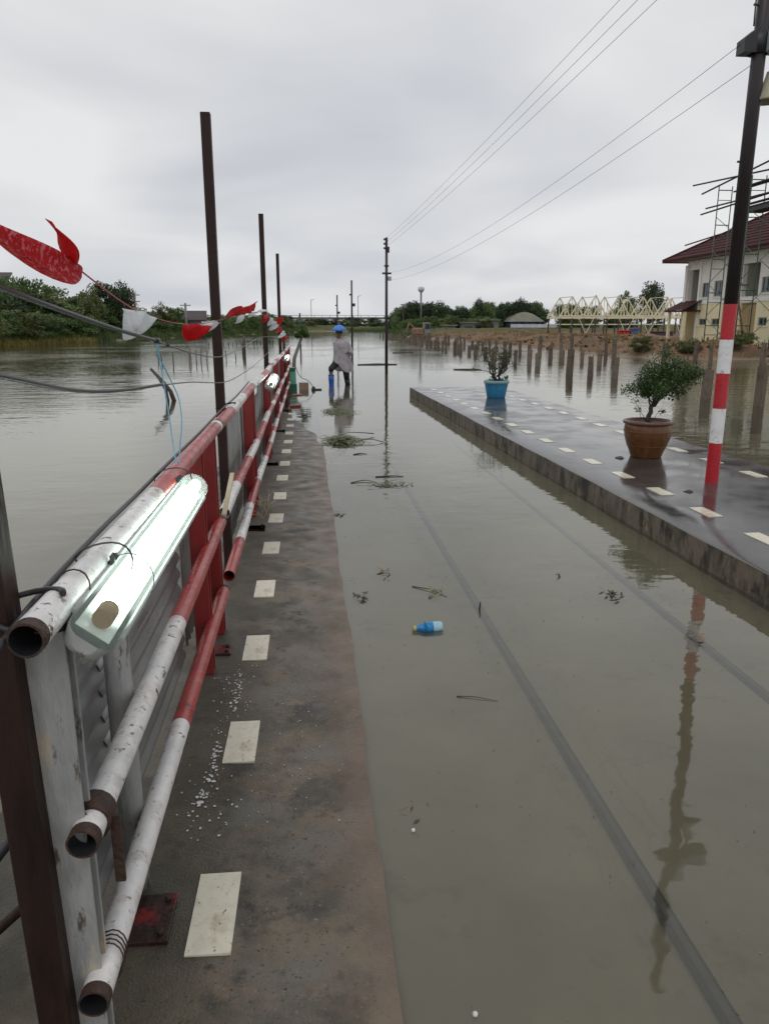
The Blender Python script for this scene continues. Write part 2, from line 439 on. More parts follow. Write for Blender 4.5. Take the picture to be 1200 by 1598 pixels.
def tweak_platform(t, b, mp, colour):
    # large stains: a mossy dark strip by the railing, red-brown silt along the track edge
    N, L = t.nodes, t.links
    tc = N.new('ShaderNodeTexCoord')
    sp = N.new('ShaderNodeSeparateXYZ')
    L.new(tc.outputs['Object'], sp.inputs[0])
    nz = N.new('ShaderNodeTexNoise')
    nz.inputs['Scale'].default_value = 3.2
    nz.inputs['Detail'].default_value = 6
    nz.inputs['Roughness'].default_value = 0.7
    L.new(tc.outputs['Object'], nz.inputs['Vector'])
    def add(v, k, off):
        m1 = N.new('ShaderNodeMath')
        m1.operation = 'MULTIPLY_ADD'
        L.new(nz.outputs['Fac'], m1.inputs[0])
        m1.inputs[1].default_value = k
        m1.inputs[2].default_value = off
        m2 = N.new('ShaderNodeMath')
        m2.operation = 'ADD'
        L.new(v, m2.inputs[0])
        L.new(m1.outputs[0], m2.inputs[1])
        return m2.outputs[0]
    x = add(sp.outputs[0], 0.5, -0.25)
    r1 = N.new('ShaderNodeMapRange')
    r1.inputs['From Min'].default_value = -0.02
    r1.inputs['From Max'].default_value = 0.2
    r1.inputs['To Max'].default_value = 0.62
    L.new(x, r1.inputs['Value'])
    mx = N.new('ShaderNodeMix')
    mx.data_type = 'RGBA'
    L.new(r1.outputs[0], mx.inputs[0])
    L.new(colour, mx.inputs[6])
    mx.inputs[7].default_value = (0.185, 0.125, 0.086, 1)
    r2 = N.new('ShaderNodeMapRange')
    r2.inputs['From Min'].default_value = -0.18
    r2.inputs['From Max'].default_value = -0.36
    r2.inputs['To Max'].default_value = 0.6
    L.new(x, r2.inputs['Value'])
    m3 = N.new('ShaderNodeMix')
    m3.data_type = 'RGBA'
    L.new(r2.outputs[0], m3.inputs[0])
    L.new(mx.outputs[2], m3.inputs[6])
    m3.inputs[7].default_value = (0.058, 0.050, 0.034, 1)
    L.new(m3.outputs[2], b.inputs['Base Color'])
mat('wet_concrete', [(0.052, 0.046, 0.035), (0.178, 0.144, 0.102), (0.090, 0.081, 0.064), (0.20, 0.148, 0.100)], 3.4, 0.45, 0.16, 0.5, 150, spec=0.4, detail=9,
    spots=[((0.045, 0.040, 0.034), 5.5, 0.53, 0.12), ((0.20, 0.15, 0.105), 6.5, 0.585, 0.12), ((0.140, 0.130, 0.112), 3.1, 0.52, 0.12), ((0.045, 0.040, 0.032), 16, 0.59, 0.10), ((0.20, 0.19, 0.17), 60, 0.62, 0.08), ((0.025, 0.023, 0.02), 85, 0.60, 0.06), ((0.06, 0.058, 0.035), 1.7, 0.54, 0.14)], extra=tweak_platform, bdist=0.006, lo=0.25, hi=0.75)
mat('soaked_concrete', [(0.036, 0.034, 0.034), (0.064, 0.060, 0.058), (0.048, 0.046, 0.046)], 1.6, 0.15, 0.10, 0.12, 26, spec=0.55, detail=7, bdist=0.003,
    spots=[((0.040, 0.036, 0.032), 3, 0.58, 0.1)])
mat('platform_side', [(0.035, 0.030, 0.022), (0.16, 0.13, 0.095), (0.080, 0.068, 0.050)], 4.5, 0.6, 0.15, 0.6, 28, stretch=(1, 1, 0.55), detail=8,
    spots=[((0.022, 0.02, 0.014), 5, 0.52, 0.1), ((0.27, 0.21, 0.135), 7.5, 0.63, 0.05)], lo=0.35, hi=0.65)

def tweak_ground(t, b, mp, colour):
    N, L = t.nodes, t.links
    at = N.new('ShaderNodeAttribute')
    at.attribute_name = 'dirt'
    nz = N.new('ShaderNodeTexNoise')
    nz.inputs['Scale'].default_value = 0.35
    nz.inputs['Detail'].default_value = 7
    tc = N.new('ShaderNodeTexCoord')
    L.new(tc.outputs['Object'], nz.inputs['Vector'])
    cr = N.new('ShaderNodeValToRGB')
    cr.color_ramp.elements[0].position = 0.35
    cr.color_ramp.elements[0].color = (0.13, 0.085, 0.058, 1)
    cr.color_ramp.elements[1].position = 0.66
    cr.color_ramp.elements[1].color = (0.25, 0.145, 0.09, 1)
    L.new(nz.outputs['Fac'], cr.inputs[0])
    mx = N.new('ShaderNodeMix')
    mx.data_type = 'RGBA'
    L.new(at.outputs['Fac'], mx.inputs[0])
    L.new(colour, mx.inputs[6])
    L.new(cr.outputs[0], mx.inputs[7])
    a2 = N.new('ShaderNodeAttribute')
    a2.attribute_name = 'silt'
    m2 = N.new('ShaderNodeMix')
    m2.data_type = 'RGBA'
    L.new(a2.outputs['Fac'], m2.inputs[0])
    L.new(mx.outputs[2], m2.inputs[6])
    m2.inputs[7].default_value = (0.41, 0.39, 0.30, 1)
    L.new(m2.outputs[2], b.inputs['Base Color'])
mat('ground', [(0.045, 0.06, 0.022), (0.10, 0.10, 0.04), (0.08, 0.07, 0.04)], 0.5, 0.85, 0, 0.6, 3, extra=tweak_ground, bdist=0.1, spec=0.2)

# ------------------------------------------------------------------ mesh helpers
WL = {}
def wloc(o):
    return WL.get(o.name, Vector((0, 0, 0)))

class MB:
    def __init__(self):
        self.v, self.f, self.mi, self.sm = [], [], [], []
    def face(self, idx, mi=0, sm=False):
        self.f.append(tuple(idx)); self.mi.append(mi); self.sm.append(sm)
    def box(self, x0, x1, y0, y1, z0, z1, mi=0):
        b = len(self.v)
        self.v += [(x0, y0, z0), (x1, y0, z0), (x1, y1, z0), (x0, y1, z0), (x0, y0, z1), (x1, y0, z1), (x1, y1, z1), (x0, y1, z1)]
        for q in ((0, 3, 2, 1), (4, 5, 6, 7), (0, 1, 5, 4), (1, 2, 6, 5), (2, 3, 7, 6), (3, 0, 4, 7)):
            self.face([b + i for i in q], mi)
        return self
    def beam(self, p, q, w, h=None, up=(0, 0, 1), mi=0):
        h = h or w
        p, q = Vector(p), Vector(q)
        d = (q - p).normalized()
        u = Vector(up)
        if abs(d.dot(u)) > 0.98:
            u = Vector((0, 1, 0))
        s = d.cross(u).normalized()
        u = s.cross(d).normalized()
        b = len(self.v)
        for e in (p, q):
            for a, c in ((-1, -1), (1, -1), (1, 1), (-1, 1)):
                self.v.append(tuple(e + s * a * w / 2 + u * c * h / 2))
        for r in ((3, 2, 1, 0), (4, 5, 6, 7), (0, 1, 5, 4), (1, 2, 6, 5), (2, 3, 7, 6), (3, 0, 4, 7)):
            self.face([b + i for i in r], mi)
        return self
    def tube(self, pts, r, n=8, cap=True, mi=0, mis=None, sm=True):
        pts = [Vector(p) for p in pts]
        rr = r if isinstance(r, (list, tuple)) else [r] * len(pts)
        b = len(self.v)
        prev = None
        for i, p in enumerate(pts):
            d = (pts[min(i + 1, len(pts) - 1)] - pts[max(i - 1, 0)]).normalized()
            if prev is None:
                u = Vector((0, 0, 1)) if abs(d.z) < 0.9 else Vector((1, 0, 0))
            else:
                u = prev
            s = d.cross(u).normalized()
            u = s.cross(d).normalized()
            prev = u
            for k in range(n):
                a = 2 * math.pi * k / n
                self.v.append(tuple(p + (s * math.cos(a) + u * math.sin(a)) * rr[i]))
        for i in range(len(pts) - 1):
            for k in range(n):
                k2 = (k + 1) % n
                self.face((b + i * n + k, b + i * n + k2, b + (i + 1) * n + k2, b + (i + 1) * n + k), mis[i] if mis else mi, sm)
        if cap:
            self.face([b + k for k in range(n)][::-1], mis[0] if mis else mi)
            e = b + (len(pts) - 1) * n
            self.face([e + k for k in range(n)], mis[-1] if mis else mi)
        return self
    def lathe(self, prof, c=(0, 0, 0), n=24, mi=0, sm=True, wob=None):
        b = len(self.v)
        for (r, z) in prof:
            for k in range(n):
                a = 2 * math.pi * k / n
                w = wob(a, z) if wob else 1
                self.v.append((c[0] + r * w * math.cos(a), c[1] + r * w * math.sin(a), c[2] + z))
        for i in range(len(prof) - 1):
            for k in range(n):
                k2 = (k + 1) % n
                self.face((b + i * n + k, b + i * n + k2, b + (i + 1) * n + k2, b + (i + 1) * n + k), mi, sm)
        return self
    def poly(self, pts, mi=0):
        b = len(self.v)
        self.v += [tuple(p) for p in pts]
        self.face(range(b, b + len(pts)), mi)
        return self
    def prism(self, pts, dvec, mi=0):
        """closed polygon extruded along a vector"""
        b, n = len(self.v), len(pts)
        d = Vector(dvec)
        self.v += [tuple(p) for p in pts] + [tuple(Vector(p) + d) for p in pts]
        self.face(list(range(b, b + n))[::-1], mi)
        self.face(range(b + n, b + 2 * n), mi)
        for i in range(n):
            j = (i + 1) % n
            self.face((b + i, b + j, b + n + j, b + n + i), mi)
        return self
    def mesh(self, name, mats, off=(0, 0, 0)):
        me = bpy.data.meshes.new(name)
        ox, oy, oz = off
        me.from_pydata([(x - ox, y - oy, z - oz) for x, y, z in self.v], [], self.f)
        for m in (mats if isinstance(mats, (list, tuple)) else [mats]):
            me.materials.append(MATS[m])
        me.polygons.foreach_set('material_index', self.mi)
        me.polygons.foreach_set('use_smooth', self.sm)
        me.update()
        return me
    def build(self, name, mats, parent=None, local=False, bevel=0):
        """vertices are world coordinates unless local"""
        off = (0, 0, 0) if (local or not parent) else wloc(parent)
        o = bpy.data.objects.new(name, self.mesh(name, mats, off))
        COL.objects.link(o)
        if parent:
            o.parent = parent
            WL[o.name] = wloc(parent)
        if bevel:
            md = o.modifiers.new('bevel', 'BEVEL')
            md.width = bevel
            md.segments = 2
            md.limit_method = 'ANGLE'
        return o

def tag(o, label, cat, group=None):
    o['label'] = label
    o['category'] = cat
    if group:
        o['group'] = group
    return o
def thing(name, label, cat, loc, group=None, rz=0):
    o = bpy.data.objects.new(name, None)
    COL.objects.link(o)
    o.location = loc
    o.rotation_euler = (0, 0, rz)
    o.empty_display_size = 0.2
    WL[o.name] = Vector(loc)
    return tag(o, label, cat, group)
def structure(o):
    o['kind'] = 'structure'
    return o
def stuff(o, label=None, cat=None):
    o['kind'] = 'stuff'
    if label:
        o['label'] = label
        o['category'] = cat
    return o
def share(name, me, parent, loc=(0, 0, 0), rot=(0, 0, 0), scale=(1, 1, 1)):
    o = bpy.data.objects.new(name, me)
    COL.objects.link(o)
    if parent:
        o.parent = parent
    o.location = loc
    o.rotation_euler = rot
    o.scale = scale
    return o
def np_mesh(name, V, F, matname, smooth=False):
    """V (n,3) and quads F (m,4)"""
    me = bpy.data.meshes.new(name)
    V = np.asarray(V, dtype=np.float32); F = np.asarray(F, dtype=np.int32)
    k = F.shape[1]
    me.vertices.add(len(V)); me.vertices.foreach_set('co', V.ravel())
    me.loops.add(F.size); me.loops.foreach_set('vertex_index', F.ravel())
    me.polygons.add(len(F))
    me.polygons.foreach_set('loop_start', np.arange(len(F), dtype=np.int32) * k)
    me.polygons.foreach_set('loop_total', np.full(len(F), k, dtype=np.int32))
    if smooth:
        me.polygons.foreach_set('use_smooth', np.ones(len(F), dtype=bool))
    if matname:
        me.materials.append(MATS[matname])
    me.update(calc_edges=True)
    return me
def sag(p, q, s, n=24):
    p, q = Vector(p), Vector(q)
    return [p.lerp(q, t / n) - Vector((0, 0, 4 * s * (t / n) * (1 - t / n))) for t in range(n + 1)]
def smooth_path(ctrl, n=6):
    """Catmull-Rom through control points"""
    c = [Vector(p) for p in ctrl]
    c = [c[0] * 2 - c[1]] + c + [c[-1] * 2 - c[-2]]
    out = []
    for i in range(1, len(c) - 2):
        for k in range(n):
            t = k / n
            a, b, d, e = c[i - 1], c[i], c[i + 1], c[i + 2]
            out.append(0.5 * ((2 * b) + (d - a) * t + (2 * a - 5 * b + 4 * d - e) * t * t + (3 * b - a - 3 * d + e) * t ** 3))
    out.append(c[-2])
    return out

# ------------------------------------------------------------------ ground and flood water
SHORE = np.array([(-60, -60), (-36, 0), (-30, 25), (-26, 42), (-22.4, 59), (-18.2, 81), (-12, 108), (-6.4, 133), (-1.5, 158), (2, 172), (11, 170), (15, 150),
                  (14.0, 122), (12.4, 97), (13.8, 79), (15.2, 60), (15.6, 48), (15.0, 37), (17, 34.2), (22, 33), (40, 31), (80, 20), (90, -60)])
def signed_dist(P):
    """positive on land"""
    A = SHORE; B = np.roll(SHORE, -1, 0)
    best = np.full(len(P), 1e9); inside = np.zeros(len(P), bool)
    for a, b in zip(A, B):
        ab = b - a
        t = np.clip(((P - a) @ ab) / (ab @ ab), 0, 1)
        best = np.minimum(best, np.linalg.norm(P - a - t[:, None] * ab, axis=1))
        c = ((a[1] > P[:, 1]) != (b[1] > P[:, 1]))
        with np.errstate(divide='ignore', invalid='ignore'):
            xi = (b[0] - a[0]) * (P[:, 1] - a[1]) / (b[1] - a[1]) + a[0]
        inside ^= c & (P[:, 0] < xi)
    return np.where(inside, -best, best)
def lumps(x, y):
    return (np.sin(x * 0.9 + 1.3 * np.sin(y * 0.31)) * np.sin(y * 0.7 + 0.8 * np.sin(x * 0.53)) + 0.5 * np.sin(x * 2.1 + y * 1.3) * np.sin(y * 1.7 - x * 0.6))
def terrain_z(P):
    d = signed_dist(P) + 0.35 * lumps(P[:, 0] * 1.3, P[:, 1] * 1.1)
    right = (P[:, 0] > 8)
    dirt = right & (P[:, 1] < 92)
    top = np.where(dirt, 0.62, np.where(right, 0.9, 1.25))
    run = np.where(dirt, 4.0, 5.0)
    z = np.where(d > 0, top * np.clip(d / run, 0, 1) ** 0.7, np.maximum(-0.55, d * 0.35))
    z = z + np.where(d > 0.5, np.where(dirt, 0.20, 0.12) * lumps(P[:, 0], P[:, 1]), 0) * np.clip(d, 0, 1)
    flat = (P[:, 0] > 22.5) & (P[:, 1] < 52) & (d > 0.5)
    return np.where(flat, 0.25, z), dirt
def axis(lo, hi, step, far):
    core = np.arange(lo, hi + step / 2, step)
    g, s, out = lo, step, []
    while g > -far:
        s *= 1.5; g -= s; out.append(g)
    out = out[::-1]
    g, s, o2 = hi, step, []
    while g < far:
        s *= 1.5; g += s; o2.append(g)
    return np.concatenate([out, core, o2])
gx, gy = axis(-62, 66, 1.0, 4000), axis(-4, 185, 1.0, 4000)
GX, GY = np.meshgrid(gx, gy)
GP = np.stack([GX.ravel(), GY.ravel()], 1)
GZ, gd = terrain_z(GP)
nx = len(gx)
ii = (np.arange(len(gy) - 1)[:, None] * nx + np.arange(nx - 1)[None, :]).ravel()
g_me = np_mesh('ground', np.column_stack([GP, GZ]), np.stack([ii, ii + 1, ii + 1 + nx, ii + nx], 1), 'ground', True)
at = g_me.attributes.new('dirt', 'FLOAT', 'POINT')
at.data.foreach_set('value', gd.astype(np.float32) * np.clip((95 - GP[:, 1]) / 10, 0, 1).astype(np.float32))
at2 = g_me.attributes.new('silt', 'FLOAT', 'POINT')
at2.data.foreach_set('value', np.clip(-GZ / 0.15, 0, 1).astype(np.float32))
ground = bpy.data.objects.new('ground', g_me)
COL.objects.link(ground)
structure(ground)
def gz(x, y):
    return float(terrain_z(np.array([[x, y]], float))[0][0])

water = structure(MB().poly([(-120, -60, 0), (130, -60, 0), (130, 210, 0), (-120, 210, 0)]).build('flood_water', 'flood_water'))

# ------------------------------------------------------------------ near platform (left of the track)
def plat_z(x, y):
    return 0.055 - 0.030 * (x + 0.5) - 0.0047 * max(0, y - 3) + 0.0012 * math.sin(x * 5 + y * 1.7) + 0.001 * math.sin(y * 4.1 - x * 3)
def edge_x(y):
    return 0.186 + 0.006 * math.sin(y * 2.3) + 0.004 * math.sin(y * 7.1 + 1) + 0.003 * math.sin(y * 17)
m = MB()
xs = [-1.02, -0.85, -0.7, -0.55, -0.4, -0.25, -0.1, 0.05, None]
ys = [-2.5 + 0.2 * i for i in range(0, 168)]
for y in ys:
    for x in xs:
        xx = edge_x(y) if x is None else x
        m.v.append((xx, y, plat_z(xx, y)))
n = len(xs)
for j in range(len(ys) - 1):
    for i in range(n - 1):
        a = j * n + i
        m.face((a, a + 1, a + 1 + n, a + n), 0, True)
b0 = len(m.v)
for y in ys:
    xx = edge_x(y)
    m.v.append((xx, y, plat_z(xx, y))); m.v.append((xx + 0.004, y, -0.6))
for j in range(len(ys) - 1):
    a = b0 + 2 * j
    m.face((a, a + 1, a + 3, a + 2), 1)
b1 = len(m.v)
for y in ys:
    m.v.append((-1.02, y, plat_z(-1.02, y))); m.v.append((-1.03, y, -0.6))
for j in range(len(ys) - 1):
    a = b1 + 2 * j
    m.face((a, a + 2, a + 3, a + 1), 1)
platform_near = structure(m.build('platform_near', ['wet_concrete', 'platform_side']))

tile_me = MB().box(-0.058, 0.058, -0.146, 0.146, -0.03, 0.0045).mesh('tile', 'cream_tile')
for k in range(-1, 22):
    y = 1.753 + 0.868 * k
    if k < 0:
        continue
    x = -0.284 - 0.0025 * max(0, k - 6) + random.uniform(-.004, .004)
    share('tile', tile_me, platform_near, (x, y, plat_z(x, y) + 0.001), (-0.002, 0, random.uniform(-.015, .015)))

# raised platform across the track
rp_ang = math.radians(1.33)
RP = bpy.data.objects.new('platform_far', None)
def rp(u, v):
    """u across (0 at track edge), v along"""
    c, s = math.cos(rp_ang), math.sin(rp_ang)
    return (2.73 + u * c - v * s, u * s + v * c)
m = MB()
us = [0.0, 0.02, 0.3, 0.8, 1.3, 1.8, 2.12]
vs = [-3 + 0.35 * i for i in range(59)]
VEND = vs[-1]
def rp_z(u, v):
    return 0.19 - (0.008 if u == 0 else 0) - 0.010 * max(0, u - 0.8) + 0.003 * math.sin(u * 4 + v * 1.1)
for v in vs:
    for u in us:
        x, y = rp(u + (0.004 * math.sin(v * 5) if u < 0.1 else 0), v)
        m.v.append((x, y, rp_z(u, v)))
n = len(us)
for j in range(len(vs) - 1):
    for i in range(n - 1):
        a = j * n + i
        m.face((a, a + 1, a + 1 + n, a + n), 0, True)
def skirt(line, flip=False):
    b = len(m.v)
    for (u, v) in line:
        du = 0.004 * math.sin(v * 5) if u < 0.1 else 0
        x, y = rp(u + du, v)
        m.v.append((x, y, rp_z(u, v))); m.v.append((x, y, 0.06)); m.v.append((x, y, -0.6))
    for j in range(len(line) - 1):
        for r in (0, 1):
            a = b + 3 * j + r
            m.face((a, a + 1, a + 4, a + 3) if flip else (a, a + 3, a + 4, a + 1), 1)
skirt([(0, v) for v in vs], True)
skirt([(us[-1], v) for v in vs])
skirt([(u, VEND) for u in us])
skirt([(u, vs[0]) for u in us], True)
platform_far = structure(m.build('platform_far', ['soaked_concrete', 'platform_side']))
wet_me = MB().box(-0.058, 0.058, -0.146, 0.146, -0.03, 0.004).mesh('tile', 'wet_tile')
for u0, v0, cnt in ((0.41, 3.84, 19), (1.70, 4.5, 17)):
    for k in range(cnt):
        v = v0 + 0.745 * k
        if v > VEND - 0.3:
            break
        u = u0 + random.uniform(-.006, .006)
        x, y = rp(u, v)
        share('tile', wet_me, platform_far, (x, y, rp_z(u, v) + 0.001), (0, 0, rp_ang + random.uniform(-.02, .02)))

# silted track bed just under the surface
m = MB()
yy = [-3 + 1.0 * i for i in range(48)]
uu = [0.0, 0.35, 0.6, 0.9, 1.2, 1.6, 1.85, 2.1, 2.4, 2.55]
for y in yy:
    for u in uu:
        x = 0.15 + u
        m.v.append((x, y, -0.030 + 0.0012 * min(max(0, y - 3), 6) - max(0, y - 24) * 0.02 + 0.005 * math.sin(x * 3.1 + y * 0.9) * math.sin(y * 1.3 - x)))
n = len(uu)
for j in range(len(yy) - 1):
    for i in range(n - 1):
        a = j * n + i
        m.face((a, a + 1, a + 1 + n, a + n), 0, True)
structure(m.build('track_bed', 'silt'))

# railway rails under the water
def rail(x, label):
    prof = [(-0.055, -0.11), (0.055, -0.11), (0.055, -0.10), (0.007, -0.088), (0.007, -0.03), (0.021, -0.022), (0.021, -0.003), (0.010, 0), (-0.010, 0), (-0.021, -0.003), (-0.021, -0.022), (-0.007, -0.03), (-0.007, -0.088), (-0.055, -0.10)]
    m = MB()
    yy = [-3 + i for i in range(80)]
    for y in yy:
        z = -0.0015 - 0.0027 * max(0, y - 2.2)
        for (a, b) in prof:
            m.v.append((x + a, y, z + b))
    k = len(prof)
    for j in range(len(yy) - 1):
        for i in range(k):
            i2 = (i + 1) % k
            m.face((j * k + i, j * k + i2, (j + 1) * k + i2, (j + 1) * k + i), 1 if i == 7 else 0)
    r = thing('railway_rail', label, 'rail', (x, 0, -0.145))
    m.build('rail_bar', ['rail_steel', 'rail_head'], r)
    f = MB()
    f.box(x - 0.05, x - 0.010, 3.45, 3.95, -0.11, -0.06)
    f.box(x + 0.010, x + 0.05, 3.45, 3.95, -0.11, -0.06)
    f.build('joint_bar', 'rail_steel', r)
    for y in (3.55, 3.68, 3.8, 3.9):
        MB().tube([(x - 0.07, y, -0.085), (x - 0.05, y, -0.085)], 0.012, 6).build('bolt', 'rail_steel', r)
rail(0.965, 'submerged steel rail nearer the railing, dark under murky water')
rail(2.005, 'submerged steel rail nearer the raised platform with the potted plants')

# ------------------------------------------------------------------ pipe railing along the near platform
RX = -0.46
RAIL_Z = [1.105, 0.64, 0.29]
RR = 0.0305
def pipe(y0, y1, z, bands, parent, x=RX, r=RR, hollow=True, drift=0.0, rings=True):
    """bands: list of (y_end, material index)"""
    ys = {y0, y1, y0 + 0.028, y1 - 0.028}
    for e, _ in bands:
        ys.add(min(max(e, y0), y1))
    k = y0
    while k < y1:
        ys.add(round(k, 3)); k += 0.35
    ys = sorted(ys)
    clean = [ys[0]]
    for y in ys[1:]:
        if y - clean[-1] > 0.004:
            clean.append(y)
    ys = clean
    pts = [(x + 0.004 * math.sin(y * 1.3 + z * 9) + drift * (y - y0), y, z - (plat_drop(y)) + 0.004 * math.sin(y * 1.9 + z * 7)) for y in ys]
    if z < 1:
        pts = [(p[0] + 0.010, p[1], p[2]) for p in pts]
    mis = []
    for a, b in zip(ys[:-1], ys[1:]):
        mid = (a + b) / 2
        mi = bands[-1][1]
        for e, c in bands:
            if mid < e:
                mi = c; break
        if rings and (a < y0 + 0.027 or b > y1 - 0.027):
            mi = 2
        mis.append(mi)
    m = MB()
    m.tube(pts, r, 20, cap=False, mis=mis)
    if hollow:
        d = 0.16
        for (e, s) in ((0, 1), (-1, -1)):
            p = Vector(pts[e])
            q = p + Vector((0, s * d, 0))
            b = len(m.v)
            m.tube([p, q], r * 0.86, 20, cap=False, mi=3)
            nb = len(m.v)
            m.face(range(nb - 20, nb), 3)
            # annulus
            c0 = len(m.v)
            for k in range(20):
                a = 2 * math.pi * k / 20
                m.v.append((p.x + r * math.cos(a), p.y, p.z + r * math.sin(a)))
                m.v.append((p.x + r * 0.86 * math.cos(a), p.y, p.z + r * 0.86 * math.sin(a)))
            for k in range(20):
                k2 = (k + 1) % 20
                m.face((c0 + 2 * k, c0 + 2 * k2, c0 + 2 * k2 + 1, c0 + 2 * k + 1), 2)
    return m.build('pipe_rail', ['white_paint', 'red_paint', 'rust_dark', 'dark_metal'], parent)
def plat_drop(y):
    return 0.0047 * max(0, y - 3)

def h_post(y, parent, matname, zt=1.08, x=-0.492, w=0.070, d=0.075, label=None, zb=None):
    """a rolled H section standing just outside the pipes"""
    zb = plat_z(x, y) if zb is None else zb
    m = MB()
    m.box(x - w / 2, x + w / 2, y - d / 2, y - d / 2 + 0.009, zb, zt)
    m.box(x - w / 2, x + w / 2, y + d / 2 - 0.009, y + d / 2, zb, zt)
    m.box(x - 0.005, x + 0.005, y - d / 2 + 0.009, y + d / 2 - 0.009, zb, zt - 0.002)
    o = m.build('post', matname, parent, bevel=0.002)
    if label:
        o['label'] = label
    return o
def base_plate(y, parent, x0=-0.53, x1=-0.345, l=0.16):
    z = plat_z(-0.45, y)
    m = MB().box(x0, x1, y - l / 2, y + l / 2, z - 0.01, z + 0.012)
    o = m.build('base_plate', 'plate_paint', parent, bevel=0.002)
    for (px, py) in ((x1 - 0.022, y - l / 2 + 0.025), (x1 - 0.022, y + l / 2 - 0.025)):
        MB().tube([(px, py, z + 0.012), (px, py, z + 0.026)], 0.009, 6).build('bolt', 'rust_dark', o)
def corrugated(y0, y1, z0, z1, parent, along, x=-0.575, matname='old_sheet'):
    m = MB()
    if along:            # ribs run with the railing
        n = int((z1 - z0) / 0.0125)
        prof = [(x + 0.009 * math.sin(i * 0.0125 / 0.076 * 2 * math.pi), z0 + i * 0.0125) for i in range(n + 1)]
        yy = [y0 + (y1 - y0) * i / 6 for i in range(7)]
        for y in yy:
            for (a, b) in prof:
                m.v.append((a + 0.006 * math.sin(y * 3), y, b))
        k = len(prof)
        for j in range(6):
            for i in range(k - 1):
                a = j * k + i
                m.face((a, a + 1, a + 1 + k, a + k), 0, True)
    else:
        n = int((y1 - y0) / 0.0125)
        for i in range(n + 1):
            y = y0 + i * 0.0125
            a = x + 0.009 * math.sin(i * 0.0125 / 0.076 * 2 * math.pi)
            m.v.append((a, y, z0)); m.v.append((a, y, z1))
        for i in range(n):
            m.face((2 * i, 2 * i + 2, 2 * i + 3, 2 * i + 1), 0, True)
    o = m.build('corrugated_sheet', matname, parent)
    md = o.modifiers.new('solid', 'SOLIDIFY')
    md.thickness = 0.0015
    return o

# nearest section, by the camera
R0 = thing('guard_railing', 'nearest section of white and red pipe railing with open rusty pipe ends', 'railing', (RX, 1.2, 0.05), 'pipe railing sections along the near platform')
pipe(1.18, 3.84, RAIL_Z[0], [(2.23, 0), (3.74, 1), (3.9, 0)], R0)
pipe(1.28, 3.74, RAIL_Z[1], [(2.37, 0), (3.9, 1)], R0)
pipe(1.265, 3.67, RAIL_Z[2], [(2.33, 0), (3.9, 1)], R0)
h_post(1.345, R0, 'grey_post_paint', 1.075, x=-0.488, w=0.075, d=0.05, label='peeling grey-white steel post at the open end of the railing')
pm = MB()
pm.tube([(-0.512, 1.87, plat_z(-0.5, 1.87)), (-0.512, 1.87, 1.07)], 0.034, 16)
pm.build('post', 'grey_post_paint', R0)['label'] = 'round grey post on a red base plate'
base_plate(1.735, R0, -0.52, -0.392, 0.17)
h_post(3.24, R0, 'red_post_paint')
h_post(3.70, R0, 'red_post_paint')
base_plate(3.45, R0, -0.52, -0.40, 0.1)
corrugated(1.36, 1.98, 0.12, 0.98, R0, True, matname='zinc_sheet')
corrugated(1.93, 3.2, 0.14, 0.96, R0, True, x=-0.582, matname='zinc_sheet')
corrugated(3.28, 3.66, 0.16, 0.97, R0, False, x=-0.585)
cl = MB()   # rusty clamp and strap on the middle pipe
cl.tube([(-0.452, 1.345, 0.64), (-0.452, 1.40, 0.64)], 0.042, 16)
cl.box(-0.56, -0.46, 1.35, 1.395, 0.60, 0.632)
cl.build('clamp', 'rust_dark', R0)
MB().box(-0.416, -0.396, 1.36, 1.368, 0.49, 0.645).build('strap', 'rust_dark', R0)
for (y, z, k) in ((1.36, RAIL_Z[2], 4), (1.42, RAIL_Z[0], 1)):
    for i in range(k):
        pts = [(RX + (0.010 if z < 1 else 0) + (RR + 0.003) * math.cos(a), y + 0.012 * i + 0.02 * math.sin(a), z + (RR + 0.003) * math.sin(a)) for a in [j * math.pi / 8 for j in range(17)]]
        MB().tube(pts, 0.0018, 5).build('wire_tie', 'rust_dark', R0)

def far_section(i, y0, y1, label):
    R = thing('guard_railing', label, 'railing', (RX, y0, 0.05), 'pipe railing sections along the near platform')
    a = 0.45 + 0.25 * (i % 3)
    L = y1 - y0
    for j, z in enumerate(RAIL_Z):
        st = y0 - (0.10 if (i == 1 and j) else 0.151)
        bands, yb, c = [], st, (i + j) % 2
        for s in (a, 0.95, 0.9, 1.2):
            yb += s
            bands.append((yb, c)); c = 1 - c
        pipe(st, y1, z, bands, R, hollow=False, rings=False)
    for f in (0.80, 0.93):
        h_post(y0 + L * f, R, 'red_post_paint', 1.07 - plat_drop(y0), label=None)
        base_plate(y0 + L * 0.64, R, -0.52, -0.36, 0.12)
    k = 0
    y = y0 + (0.85 if i == 1 else 0.1)
    while y < y1 - 0.2:
        w = random.choice([0.38, 0.46, 0.61])
        corrugated(y, min(y + w, y1), 0.12 - plat_drop(y) + random.uniform(0, .08), 0.95 - plat_drop(y) + random.uniform(-.05, .06), R, False, x=-0.548 - 0.010 * (k % 2))
        y += w + (0.0 if k % 2 else 0.03); k += 1
    return R
SECT = [(4.0, 6.75, 'second section of red and white pipe railing, just past the first tall steel pole'),
        (6.9, 9.6, 'third section of red and white pipe railing, carrying the small second lamp'),
        (9.75, 12.5, 'fourth section of red and white pipe railing, past the second distant steel pole'),
        (12.65, 15.4, 'fifth section of red and white pipe railing, carrying the farthest lamp'),
        (15.55, 18.2, 'sixth section of red and white pipe railing, just before the green bin'),
        (18.3, 21.2, 'last section of red and white pipe railing, beside the green bin')]
for i, (a, b, lb) in enumerate(SECT):
    far_section(i + 1, a, b, lb)

